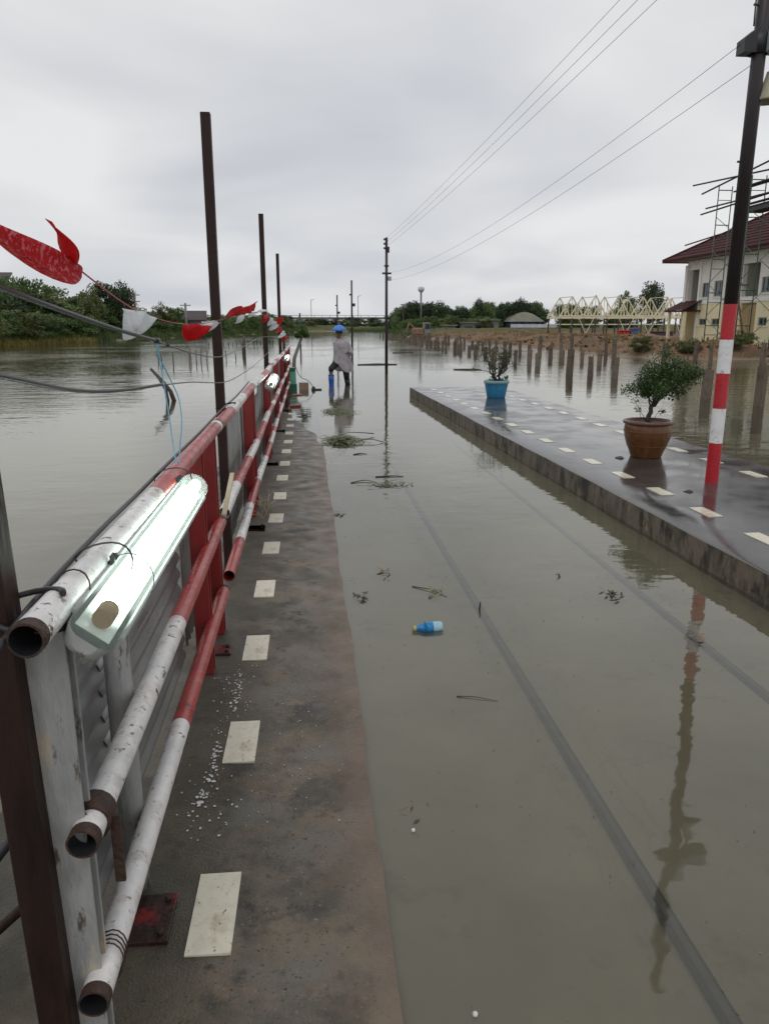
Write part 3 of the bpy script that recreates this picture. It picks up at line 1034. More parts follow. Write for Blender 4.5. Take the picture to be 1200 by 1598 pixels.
# broken off cream stick jammed at the railing joint
tag(MB().beam((-0.435, 3.72, 0.665), (-0.425, 4.12, 0.80), 0.022, 0.016).build('wooden_stick', 'cream_wood'), 'cream wooden stick tied into the joint of the railing', 'stick')
# ------------------------------------------------------------------ tall rusty poles
def tall_pole(x, y, top, label, w=0.07, lean=0.0):
    z0 = plat_z(x, y) - 0.01
    R = thing('steel_pole', label, 'pole', (x, y, z0), 'tall rusty poles tied to the railing')
    t = 0.005
    m = MB()
    # open C channel, lips towards the platform
    m.beam((x, y, z0), (x + lean, y, top), w, w, up=(0, 1, 0))
    m.build('pole_shaft', 'rusty_steel', R, bevel=0.004)
    MB().box(x - w / 2 - 0.012, x + w / 2 + 0.012, y - w / 2 - 0.012, y + w / 2 + 0.012, z0, z0 + 0.016).build('foot_plate', 'rust_dark', R)
    b = MB()
    zz = 1.105 - plat_drop(y)
    pts = [(x + (w * 0.5 + 0.03) * math.cos(a) + 0.03, y + 0.045 * math.sin(a) , zz + 0.03 * math.cos(a * 0.5)) for a in [j * math.pi / 8 for j in range(17)]]
    b.tube(pts, 0.006, 6)
    b.build('lashing', 'black_cable', R)
    return R
tall_pole(-0.533, 1.31, 2.8, 'nearest dark rusty square pole at the lower left edge', 0.064, -0.065)
tall_pole(-0.535, 4.72, 2.75, 'tallest looking dark rusty pole rising past the second lamp wire', 0.055, 0.0)
tall_pole(-0.53, 10.1, 2.93, 'middle dark rusty pole rising from the railing under the bunting', 0.06)
tall_pole(-0.53, 15.6, 2.93, 'farthest dark rusty pole rising from the railing', 0.06)
tag(MB().tube([(-0.5, 17.2, 0.03), (-0.505, 17.2, 1.55)], 0.03, 8).build('short_post', 'rusty_steel'), 'short dark stake just behind the farthest tall rusty pole', 'post')

# ------------------------------------------------------------------ fluorescent lamps hung from the top pipe
def lamp(y0, y1, x, z, label, detail=True):
    R = thing('tube_lamp', label, 'lamp', (x, y0, z), 'weatherproof tube lamps hung on the railing')
    tilt = math.radians(38)             # face turned up and towards the platform
    ax = Vector((math.cos(tilt), 0, -math.sin(tilt)))      # across the lamp
    nm = Vector((math.sin(tilt), 0, math.cos(tilt)))       # out of its face
    c = Vector((x, 0, z))
    def ring(prof, y):
        return [c + ax * a + nm * b + Vector((0, y, 0)) for a, b in prof]
    def loft(prof, stations, closed=True):
        m = MB()
        k = len(prof)
        for (y, s) in stations:
            for p in ring([(a * s, b * s if b < 0 else b * s) for a, b in prof], y):
                m.v.append(tuple(p))
        for j in range(len(stations) - 1):
            for i in range(k if closed else k - 1):
                i2 = (i + 1) % k
                m.face((j * k + i, j * k + i2, (j + 1) * k + i2, (j + 1) * k + i), 0, True)
        return m, k
    hw = 0.048
    ends = [(y0, 0.45), (y0 + 0.008, 0.66), (y0 + 0.022, 0.84), (y0 + 0.045, 0.95), (y0 + 0.075, 1.0), (y1 - 0.075, 1.0), (y1 - 0.045, 0.95), (y1 - 0.022, 0.84), (y1 - 0.008, 0.66), (y1, 0.45)]
    tray = [(-hw, 0.0), (-hw, -0.012), (-hw * 0.8, -0.04), (-hw * 0.4, -0.05), (hw * 0.4, -0.05), (hw * 0.8, -0.04), (hw, -0.012), (hw, 0.0)]
    m, k = loft(tray, ends, False)
    m.face([i for i in range(k)][::-1]); m.face([len(m.v) - k + i for i in range(k)])
    m.build('lamp_tray', 'lamp_tray', R)
    rim = MB()
    for s in (-1, 1):
        pts = [c + ax * (hw + 0.001) * s + nm * 0.0 + Vector((0, y, 0)) for y in (y0 + 0.07, y1 - 0.07)]
        rim.tube(pts, 0.0055, 6)
    rim.build('gasket', 'lamp_tray', R)
    ref = MB()
    ref.poly([c + ax * (-hw * 0.72) + nm * -0.006 + Vector((0, y0 + 0.045, 0)), c + ax * (hw * 0.72) + nm * -0.006 + Vector((0, y0 + 0.045, 0)),
              c + ax * (hw * 0.72) + nm * -0.006 + Vector((0, y1 - 0.045, 0)), c + ax * (-hw * 0.72) + nm * -0.006 + Vector((0, y1 - 0.045, 0))])
    ref.build('reflector', 'reflector', R)
    for s in (0.0,):
        tb = MB()
        tb.tube([c + ax * hw * s + nm * 0.014 + Vector((0, y, 0)) for y in (y0 + 0.12, y1 - 0.06)], 0.019, 14)
        t = tb.build('light_tube', 'tube_light', R)
        eb = MB()
        eb.tube([c + ax * hw * s + nm * 0.014 + Vector((0, y, 0)) for y in (y0 + 0.075, y0 + 0.12)], 0.0195, 14)
        eb.build('tube_cap', 'end_cap_brown', t)
    cov = [(hw * math.cos(a) * (1.0), 0.046 * math.sin(a) ** 0.8 + 0.002) for a in [math.pi * j / 12 for j in range(13)]]
    m, k = loft(cov, ends, False)
    m.face([i for i in range(k)][::-1]); m.face([len(m.v) - k + i for i in range(k)])
    m.build('clear_cover', 'clear_cover', R)
    if detail:
        for y in (y0 + 0.33, y1 - 0.12):
            q = MB()
            p = c + ax * -(hw + 0.004) + Vector((0, y, 0))
            q.beam(p + nm * 0.018 + Vector((0, -.014, 0)), p + nm * 0.018 + Vector((0, .014, 0)), 0.01, 0.02)
            q.beam(p + nm * -0.02, p + nm * 0.03, 0.006, 0.012)
            q.build('clip', 'dark_metal', R)
            wv = []
            for j in range(25):
                a = j / 24 * 2 * math.pi
                wv.append(Vector((RX + 0.02 + 0.062 * math.cos(a), y + 0.03 * math.sin(a * 2) - 0.02 * math.cos(a), RAIL_Z[0] - 0.002 + (RR + 0.016) * math.sin(a))))
            MB().tube(wv, 0.0022, 5).build('hanging_wire', 'black_cable', R)
        # strand looped round the housing
        lo = [c + ax * (hw + 0.004) * math.cos(a) + nm * ((0.05 if math.sin(a) > 0 else 0.055) * math.sin(a)) + Vector((0, y0 + 0.34 - 0.05 * math.cos(a) * 0.4, 0)) for a in [j * math.pi / 12 for j in range(25)]]
        MB().tube(lo, 0.0015, 5).build('tie_wire', 'grey_wire', R)
    return R
lamp(1.25, 2.56, -0.390, 1.068, 'glowing tube lamp under a clear cover, nearest one wired to the railing')
lamp(7.5, 8.75, -0.37, 1.01, 'small glowing tube lamp on the railing between the first and second far poles', False)
lamp(13.6, 14.85, -0.37, 0.99, 'farthest tiny glowing tube lamp on the railing', False)

# ------------------------------------------------------------------ cables and wires along the poles
def wire(name, ctrl, r, mt, label, cat='cable', n=6, sides=6):
    return tag(MB().tube(smooth_path(ctrl, n), r, sides).build(name, mt), label, cat)
wire('power_cable', [(-0.62, 0.6, 1.80), (-0.57, 1.1, 1.72), (-0.545, 1.43, 1.668), (-0.535, 1.9, 1.617), (-0.53, 2.4, 1.572), (-0.53, 2.84, 1.54)], 0.0058, 'black_cable', 'thick black cable sagging in from the upper left to the blue wire joint')
wire('steel_wire', [(-0.53, 2.8, 1.543), (-0.53, 3.05, 1.518), (-0.525, 3.8, 1.455), (-0.50, 4.68, 1.412), (-0.50, 6.5, 1.43), (-0.50, 8.3, 1.455), (-0.48, 10.06, 1.44), (-0.48, 13, 1.40), (-0.48, 15.56, 1.40)], 0.0032, 'grey_wire', 'upper grey wire strung between the rusty poles past the blue wire joint', 'wire')
wire('power_cable', [(-0.60, 0.7, 1.60), (-0.545, 1.1, 1.545), (-0.53, 1.38, 1.512), (-0.53, 1.8, 1.452), (-0.53, 2.25, 1.415), (-0.53, 2.9, 1.382)], 0.0055, 'black_cable', 'lower black cable hanging level above the flood at left')
wire('steel_wire', [(-0.53, 2.85, 1.383), (-0.525, 3.5, 1.345), (-0.52, 4.1, 1.298), (-0.50, 4.68, 1.258), (-0.50, 5.6, 1.232), (-0.50, 7.5, 1.218), (-0.48, 10.06, 1.26)], 0.003, 'grey_wire', 'lower grey wire strung from the black cable to the second far pole', 'wire')
wire('pipe_cable', [(-0.50, 1.16, 1.10), (-0.505, 1.4, 1.112), (-0.498, 1.8, 1.125), (-0.502, 2.2, 1.118), (-0.497, 2.7, 1.122), (-0.50, 3.3, 1.115), (-0.505, 3.8, 1.11), (-0.50, 4.6, 1.118), (-0.498, 5.4, 1.11), (-0.5, 6.6, 1.12)], 0.006, 'black_cable', 'black cable lying along the outer side of the top pipe')
BW = thing('lamp_wire', 'thin pale blue wire hanging from the cable joint down to the nearest lamp', 'wire', (-0.53, 2.82, 1.54))
MB().tube(smooth_path([(-0.53, 2.80, 1.54), (-0.525, 2.80, 1.49), (-0.50, 2.86, 1.40), (-0.475, 2.86, 1.33), (-0.46, 2.80, 1.25), (-0.455, 2.7, 1.18), (-0.44, 2.58, 1.12), (-0.41, 2.46, 1.06)]), 0.0022, 6).build('blue_strand', 'blue_wire', BW)
MB().tube(smooth_path([(-0.53, 2.82, 1.54), (-0.53, 2.84, 1.47), (-0.515, 2.82, 1.36), (-0.50, 2.78, 1.28), (-0.475, 2.68, 1.19), (-0.445, 2.56, 1.12), (-0.41, 2.45, 1.06)]), 0.0022, 6).build('blue_strand', 'blue_wire', BW)
MB().tube([(-0.53, 2.78, 1.545), (-0.53, 2.80, 1.543), (-0.53, 2.86, 1.537)], [0.006, 0.011, 0.008], 8).build('tape_joint', 'black_cable', BW)
MB().tube([(-0.53, 3.0, 1.524), (-0.53, 3.03, 1.521)], 0.008, 8).build('tape_joint', 'black_cable', BW)
# things lying outside the railing, lower left
wire('old_hose', [(-0.98, 1.55, 0.10), (-0.90, 1.8, 0.16), (-0.80, 2.1, 0.24), (-0.70, 2.5, 0.28)], 0.014, 'black_cable', 'dark hose lying behind the nearest pole outside the railing', 'hose')
wire('rusty_rod', [(-0.95, 1.45, 0.09), (-0.75, 1.72, 0.15), (-0.60, 1.92, 0.2)], 0.013, 'rusty_steel', 'brown rusty rod leaning behind the nearest pole outside the railing', 'rod')

# ------------------------------------------------------------------ bunting
BT = thing('bunting', 'string of small red and white flags flapping along the rusty poles', 'bunting', (-0.54, 1.3, 1.78))
STR = smooth_path([(-0.53, 1.86, 1.735), (-0.53, 1.9, 1.728), (-0.53, 2.58, 1.635), (-0.53, 3.6, 1.597), (-0.50, 4.70, 1.625), (-0.50, 6.4, 1.68), (-0.48, 8.3, 1.72), (-0.48, 10.1, 1.70), (-0.46, 11.5, 1.63), (-0.45, 13.2, 1.55), (-0.44, 16, 1.38), (-0.45, 19, 1.15)], 8)
MB().tube(STR, 0.0022, 5).build('string', 'string_red', BT)
def flag(p, along, drop, length, mt, curl=1.0, nseg=14, rows=8, twist=0.0, fold=0.35):
    """half-moon plastic flag: top edge follows 'along' from p, body hangs in 'drop' direction and billows"""
    a, d = Vector(along).normalized(), Vector(drop)
    h = d.length
    d = d.normalized()
    nrm = a.cross(d).normalized()
    V, F = [], []
    for i in range(nseg + 1):
        s = i / nseg
        hh = h * (math.sin(math.pi * min(1, s * 0.97 + 0.02)) ** 0.6)
        for j in range(rows + 1):
            t = j / rows
            bend = curl * t * 1.7
            off = d * (hh * math.sin(min(bend, 2.6)) / max(curl * 1.7, .01)) + nrm * (hh * (1 - math.cos(bend)) / max(curl * 1.7, .01))
            off += nrm * (0.12 * h * math.sin(s * 7 + t * 3 + twist)) + a * (0.06 * h * math.sin(t * 4 + s * 5))
            V.append(Vector(p) + a * (length * (s - fold * 0.12 * t * math.sin(s * 3))) + off)
    for i in range(nseg):
        for j in range(rows):
            k = i * (rows + 1) + j
            F.append((k, k + 1, k + rows + 2, k + rows + 1))
    w = wloc(BT)
    o = bpy.data.objects.new('flag', np_mesh('flag', np.array([tuple(v - w) for v in V]), F, mt, True))
    COL.objects.link(o)
    o.parent = BT
    md = o.modifiers.new('solid', 'SOLIDIFY')
    md.thickness = 0.0008
    return o
flag((-0.53, 1.90, 1.735), (-0.08, -0.55, 0.095), (0.0, -0.015, -0.125), 0.60, 'red_flag', 0.8, 22, 10, 0.4)
flag((-0.528, 1.89, 1.728), (-0.025, -0.10, 0.10), (-0.02, -0.06, -0.01), 0.13, 'red_flag_plain', 1.2, 14, 8, 1.4)
flag((-0.555, 2.47, 1.648), (0.075, 0.10, -0.02), (0.02, 0.02, -0.135), 0.115, 'white_flag', 0.9, 14, 10, 0.8)
flag((-0.56, 3.62, 1.60), (0.10, 0.06, -0.005), (0.01, -0.02, -0.115), 0.13, 'red_flag_plain', 1.1, 12, 8, 2.0)
flag((-0.585, 4.45, 1.615), (0.10, 0.10, 0.0), (0.02, -0.03, -0.115), 0.13, 'white_flag', 1.5, 12, 8, 0.2)
for (p, al, dr, ln, mt, cu, tw) in [
        ((-0.50, 4.86, 1.632), (0.02, 1, .035), (0.0, 0.02, 0.09), 0.9, 'red_flag_plain', 0.7, 0.5),
        ((-0.50, 5.5, 1.650), (0.02, 1, .035), (0.02, 0.0, 0.12), 0.8, 'red_flag_plain', 0.8, 1.9),
        ((-0.50, 6.2, 1.672), (0.02, 1, .03), (0.0, 0.05, 0.14), 0.9, 'red_flag_plain', 0.8, 2.9),
        ((-0.50, 5.9, 1.660), (0.02, 1, .03), (0.03, 0.0, -0.10), 0.5, 'white_flag', 1.2, 0.1),
        ((-0.50, 6.9, 1.690), (0.02, 1, .03), (0.03, 0.0, -0.05), 0.8, 'white_flag', 1.3, 2.1),
        ((-0.49, 7.6, 1.70), (0.02, 1, .03), (0.03, 0.0, 0.09), 1.2, 'white_flag', 1.3, 1.1),
        ((-0.48, 9.1, 1.71), (0.02, 1, -0.01), (0.03, 0, -0.14), 0.9, 'red_flag_plain', 1.0, 0.6),
        ((-0.47, 10.3, 1.69), (0.02, 1, -.05), (0.03, 0, -0.13), 0.9, 'white_flag', 1.0, 1.6),
        ((-0.46, 11.3, 1.64), (0.02, 1, -.05), (0.03, 0, -0.16), 1.0, 'white_flag', 1.0, 2.6),
        ((-0.46, 11.6, 1.64), (0.02, 1, -.05), (0.0, 0, 0.14), 1.3, 'red_flag_plain', 1.0, 0.4),
        ((-0.45, 12.9, 1.57), (0.02, 1, -.06), (0.0, 0, -0.14), 1.2, 'red_flag_plain', 1.0, 1.3),
        ((-0.44, 14.3, 1.49), (0.02, 1, -.06), (0.03, 0, -0.17), 1.2, 'white_flag', 1.0, 1.9),
        ((-0.44, 15.6, 1.40), (0.02, 1, -.07), (0.03, 0, -0.18), 1.3, 'red_flag_plain', 1.0, 0.9)]:
    flag(p, al, dr, ln, mt, cu, 10, 6, tw)

# ------------------------------------------------------------------ red and white striped pole on the raised platform
px_, py_ = 3.66, 6.43
SP = thing('striped_pole', 'tall black pole with red and white bands at its foot on the raised platform', 'pole', (px_, py_, 0.185))
edges = [0.185, 0.555, 0.865, 1.175, 1.465, 1.765]
for i in range(5):
    o = MB().lathe([(0.0, edges[i]), (0.058, edges[i]), (0.058, edges[i + 1]), (0.0, edges[i + 1])], (px_, py_, 0), 20).build('painted_band', 'stripe_red' if i % 2 == 0 else 'stripe_white', SP)
    for p in o.data.polygons:
        p.use_smooth = False
MB().tube([(px_, py_, 1.765), (px_ + 0.02, py_, 5.45)], [0.056, 0.054], 20).build('pole_shaft', 'black_pole', SP)
bk = MB()
bk.box(px_ - 0.15, px_ - 0.045, py_ - 0.06, py_ + 0.06, 3.70, 3.80)
bk.prism([(px_ - 0.15, py_ - 0.06, 3.80), (px_ - 0.045, py_ - 0.06, 3.80), (px_ - 0.045, py_ - 0.06, 3.88)], (0, 0.12, 0))
bk.build('bracket', 'dark_metal', SP)
MB().tube([(px_, py_, 3.70), (px_, py_, 3.86)], 0.075, 20).build('collar', 'dark_metal', SP)
g = MB().box(px_ + 0.03, px_ + 0.30, py_ - 0.12, py_ + 0.02, 3.70, 3.86).build('junction_box', 'grey_box', SP, bevel=0.01)
MB().lathe([(0.0, 0), (0.05, 0.0), (0.05, 0.24), (0.0, 0.24)], (px_ + 0.12, py_, 3.88), 14).build('insulator', 'insulator', SP)
hl = MB().lathe([(0.03, 0.22), (0.045, 0.16), (0.11, 0.02), (0.12, 0.0), (0.105, 0.0), (0.0, 0.12)], (px_ + 0.13, py_, 3.36), 20).build('lamp_horn', 'horn_cream', SP)
MB().tube([(px_ + 0.13, py_, 3.56), (px_ + 0.13, py_, 3.70)], 0.012, 8).build('lamp_stem', 'dark_metal', SP)
for z in (2.9, 4.05, 4.2, 4.9, 5.05, 5.2):
    MB().tube([(px_ - 0.0, py_, z), (px_ - 0.075, py_, z + 0.005)], 0.009, 6).build('peg', 'dark_metal', SP)
MB().tube(smooth_path([(px_ - 0.062, py_ - 0.01, 3.9), (px_ - 0.07, py_ - 0.02, 4.1), (px_ - 0.058, py_ - 0.02, 4.3), (px_ - 0.07, py_ - 0.01, 4.6), (px_ - 0.06, py_, 5.0)]), 0.006, 6).build('conduit', 'dark_metal', SP)

# ------------------------------------------------------------------ far poles standing in the water
def far_pole(x, y, top, label, full=True, w=0.058):
    R = thing('utility_pole', label, 'pole', (x, y, -0.5), 'dark poles in a row along the flooded track')
    MB().tube([(x, y, -0.5), (x, y, top)], [w, w * 0.8], 12).build('pole_shaft', 'black_pole', R)
    k = (top - 0.0) / 4.56
    def a(dx0, dx1, z0, z1, nm, mt='dark_metal'):
        MB().box(x + dx0, x + dx1, y - 0.06, y + 0.06, z0 * k, z1 * k).build(nm, mt, R)
    if full:
        for z in (4.5, 4.35, 4.2):
            a(-0.10, -0.045, z - 0.03, z + 0.03, 'insulator')
        a(0.04, 0.10, 4.05, 4.25, 'switch_box')
        a(-0.08, 0.08, 3.58, 3.63, 'crossarm')
        a(-0.15, 0.17, 3.32, 3.38, 'crossarm')
        a(0.05, 0.17, 3.10, 3.24, 'switch_box', 'grey_box')
    else:
        a(-0.14, -0.04, 3.6, 3.7, 'insulator')
        a(0.04, 0.2, 2.9, 3.1, 'switch_box')
    return R
far_pole(2.89, 28.0, 4.56, 'black pole with small crossarms standing in the water beyond the wading person')
far_pole(2.70, 46.1, 4.08, 'thinner dark pole with one box, second in the row along the track', False, 0.062)
far_pole(2.25, 56.5, 3.62, 'distant pole directly above the wading person, third in the row', False, 0.06)
far_pole(-0.6, 75.0, 2.6, 'short far pole left of the wading person below the bridge', False, 0.09)

A = (2.82, 28.0)
for i, (z, lb) in enumerate(((5.25, 'topmost'), (5.08, 'middle'), (4.92, 'lowest'))):
    tag(MB().tube(sag((2.86, 28.0, 4.52 - 0.14 * i), (px_, py_, z - .03 * i), 0.12), 0.0027, 5).build('power_line', 'dark_metal'), lb + ' of the three thin lines from the striped pole top to the far black pole', 'wire')
tag(MB().tube(sag((2.86, 28.0, 3.36), (px_ - 0.15, py_, 3.77), 0.38), 0.0022, 5).build('power_line', 'dark_metal'), 'upper sagging wire leaving the black bracket of the striped pole', 'wire')
tag(MB().tube(sag((2.86, 28.0, 3.10), (px_ - 0.05, py_, 3.62), 0.36), 0.0023, 5).build('power_line', 'dark_metal'), 'lower sagging wire leaving the striped pole just below its black bracket', 'wire')

# ------------------------------------------------------------------ foliage helper
def leaf_quads(C, size, rng, flat=0.0, aspect=0.55):
    """one folded diamond leaf at every centre; returns V, F"""
    n = len(C)
    d = rng.normal(size=(n, 3)); d[:, 2] *= (1 - flat); d /= np.linalg.norm(d, axis=1)[:, None] + 1e-9
    r = rng.normal(size=(n, 3)); s = np.cross(d, r); s /= np.linalg.norm(s, axis=1)[:, None] + 1e-9
    sz = size * rng.uniform(0.6, 1.35, n)[:, None]
    a, b = d * sz * 0.5, s * sz * 0.5 * aspect
    V = np.stack([C - a, C + b, C + a, C - b], 1).reshape(-1, 3)
    F = np.arange(4 * n).reshape(-1, 4)
    return V, F
def clump_points(n, clumps, rng, spread):
    k = rng.integers(0, len(clumps), n)
    c = np.array([x[:3] for x in clumps])[k]
    r = np.array([x[3] for x in clumps])[k][:, None]
    g = rng.normal(size=(n, 3)); g /= np.linalg.norm(g, axis=1)[:, None]
    u = rng.uniform(0, 1, n)[:, None] ** 0.45
    return c + g * r * u * spread * np.array([1, 1, 0.85])

def branch(m, p, q, r0, r1, rng, n=5, wob=0.06):
    p, q = Vector(p), Vector(q)
    L = (q - p).length
    pts = [p.lerp(q, i / n) + (Vector(rng.normal(size=3)) * wob * L * (0 if i in (0,) else 1) * 0.4) for i in range(n + 1)]
    m.tube(pts, [r0 + (r1 - r0) * i / n for i in range(n + 1)], 7)
    return pts

# ------------------------------------------------------------------ potted plants
def pot_big(x, y, z):
    R = thing('potted_tree', 'leafy little tree in a brown glazed clay pot on the raised platform', 'potted plant', (x, y, z))
    prof = [(0.0, 0), (0.160, 0), (0.165, 0.012), (0.18, 0.06), (0.215, 0.14), (0.240, 0.22), (0.252, 0.29), (0.247, 0.335), (0.240, 0.36)]
    pot = MB().lathe(prof, (x, y, z), 40).build('pot', 'glazed_clay', R)
    MB().lathe([(0.240, 0.355), (0.262, 0.365), (0.268, 0.382), (0.262, 0.398), (0.242, 0.402), (0.226, 0.395), (0.222, 0.36)], (x, y, z), 40).build('rim', 'clay_rim', pot)
    for zz in (0.285, 0.13):
        rr = 0.251 if zz > .2 else 0.210
        MB().lathe([(rr - 0.004, zz - 0.012), (rr + 0.005, zz), (rr - 0.001, zz + 0.012)], (x, y, z), 40).build('raised_ring', 'glazed_clay', pot)
    MB().lathe([(0.0, 0.385), (0.12, 0.38), (0.225, 0.365)], (x, y, z), 24).build('soil', 'soil', R)
    rng = np.random.default_rng(5)
    t = MB()
    base = Vector((x - 0.02, y, z + 0.37))
    a = branch(t, base, base + Vector((0.05, 0, 0.20)), 0.028, 0.022, rng)
    fork = a[-1]
    ends = []
    for (dx, dy, dz, r) in ((0.20, 0.02, 0.26, 0.016), (0.03, -0.05, 0.32, 0.014), (0.34, -0.05, 0.30, 0.012), (-0.10, 0.05, 0.30, 0.010), (0.15, 0.16, 0.33, 0.012), (0.18, -0.18, 0.27, 0.011)):
        q = fork + Vector((dx, dy, dz))
        b = branch(t, fork - Vector((0.004, 0, 0.02)), q, r, 0.005, rng, 6, 0.09)
        ends.append(b[-1])
        for _ in range(5):
            s = b[random.randint(2, 5)]
            e = s + Vector((rng.normal() * 0.09, rng.normal() * 0.09, 0.04 + abs(rng.normal()) * 0.09))
            branch(t, s, e, 0.004, 0.002, rng, 3, 0.1)
            ends.append(e)
    # second thin stem crossing
    branch(t, base + Vector((0.03, 0.02, 0)), fork + Vector((-0.03, 0.02, 0.2)), 0.012, 0.008, rng)
    # low shoots
    low = []
    for (dx, dz) in ((-0.10, 0.14), (0.16, 0.12), (-0.15, 0.24)):
        e = base + Vector((dx, rng.normal() * 0.04, dz))
        branch(t, base, e, 0.004, 0.002, rng, 4, 0.1)
        low.append(e)
    t.build('trunk', 'bark', R)
    cl = [(*e, 0.11) for e in ends] + [(x + 0.28, y, z + 0.88, 0.18), (x + 0.10, y, z + 0.98, 0.19), (x + 0.42, y - .05, z + 0.86, 0.14), (x + 0.22, y - .1, z + 0.74, 0.14), (x + 0.0, y, z + 0.80, 0.13), (x + 0.50, y, z + 0.90, 0.08), (x - 0.06, y, z + 0.68, 0.06), (x + 0.17, y + .1, z + 1.10, 0.11), (x + 0.36, y + .1, z + 1.0, 0.10)]
    P = clump_points(8000, cl, rng, 1.0)
    P2 = clump_points(90, [(*e, 0.045) for e in low], rng, 1.0)
    V, F = leaf_quads(np.vstack([P, P2]) - np.array([x, y, z]), 0.027, rng)
    share('crown', np_mesh('crown', V, F, 'pot_leaf'), R)
pot_big(3.665, 7.83, rp_z(0.95, 7.8) + 0.0)
def pot_blue(x, y, z):
    R = thing('potted_tree', 'sparse dry bonsai in a sky blue pot at the far end of the raised platform', 'potted plant', (x, y, z))
    pot = MB().lathe([(0.0, 0), (0.175, 0), (0.18, 0.01), (0.20, 0.12), (0.22, 0.22), (0.228, 0.275)], (x, y, z), 32).build('pot', 'blue_pot', R)
    MB().lathe([(0.228, 0.27), (0.245, 0.275), (0.248, 0.33), (0.24, 0.337), (0.215, 0.335), (0.21, 0.29)], (x, y, z), 32).build('rim', 'pale_blue_rim', pot)
    MB().lathe([(0.0, 0.32), (0.215, 0.30)], (x, y, z), 20).build('soil', 'soil', R)
    rng = np.random.default_rng(8)
    t = MB()
    base = Vector((x, y, z + 0.3))
    ends = []
    for k in range(9):
        a = rng.uniform(0, 6.28)
        s = base + Vector((0.02 * math.cos(a), 0.02 * math.sin(a), 0))
        q = base + Vector((0.20 * math.cos(a) * rng.uniform(.4, 1.2), 0.20 * math.sin(a), rng.uniform(0.28, 0.5)))
        b = branch(t, s, q, 0.02, 0.008, rng, 6, 0.12)
        for _ in range(6):
            u = b[random.randint(2, 6)]
            e = u + Vector((rng.normal() * 0.11, rng.normal() * 0.11, abs(rng.normal()) * 0.16 + 0.02))
            branch(t, u, e, 0.006, 0.003, rng, 4, 0.12)
            ends.append(e)
    t.build('trunk', 'bark', R)
    cl = [(*e, 0.10) for e in ends if e.z > z + 0.55] + [(x - 0.05, y, z + 0.9, 0.16), (x + 0.12, y, z + 0.86, 0.16), (x, y, z + 1.02, 0.14)]
    P = clump_points(1300, cl, rng, 1.0)
    V, F = leaf_quads(P - np.array([x, y, z]), 0.034, rng)
    share('crown', np_mesh('crown', V, F, 'dry_leaf'), R)
    P = clump_points(160, [(x - .08, y, z + .36, .08), (x + .1, y - .05, z + .35, .07), (x + .2, y, z + .38, .05)], rng, 1.0)
    V, F = leaf_quads(P - np.array([x, y, z]), 0.04, rng)
    share('weeds', np_mesh('weeds', V, F, 'pot_leaf'), R)
pot_blue(3.69, 14.68, rp_z(1.2, 14.7))
for (x, y, s, lb) in ((3.34, 7.75, 0.05, 'dark wet leaf scrap lying left of the brown pot'), (3.25, 6.05, 0.045, 'dark wet leaf scrap lying in front of the brown pot')):
    m = MB()
    lr = random.Random(int(x * 1000))
    ring = [(x + s * lr.uniform(.5, 1.1) * math.cos(k * .7), y + s * 1.6 * lr.uniform(.5, 1.1) * math.sin(k * .7)) for k in range(9)]
    for k in range(9):
        p, q = ring[k], ring[(k + 1) % 9]
        m.poly([(p[0], p[1], 0.192), (q[0], q[1], 0.194), (x + .2 * s, y, 0.194 + s * .35)])
    tag(m.build('leaf_scrap', 'dark_debris'), lb, 'leaf')

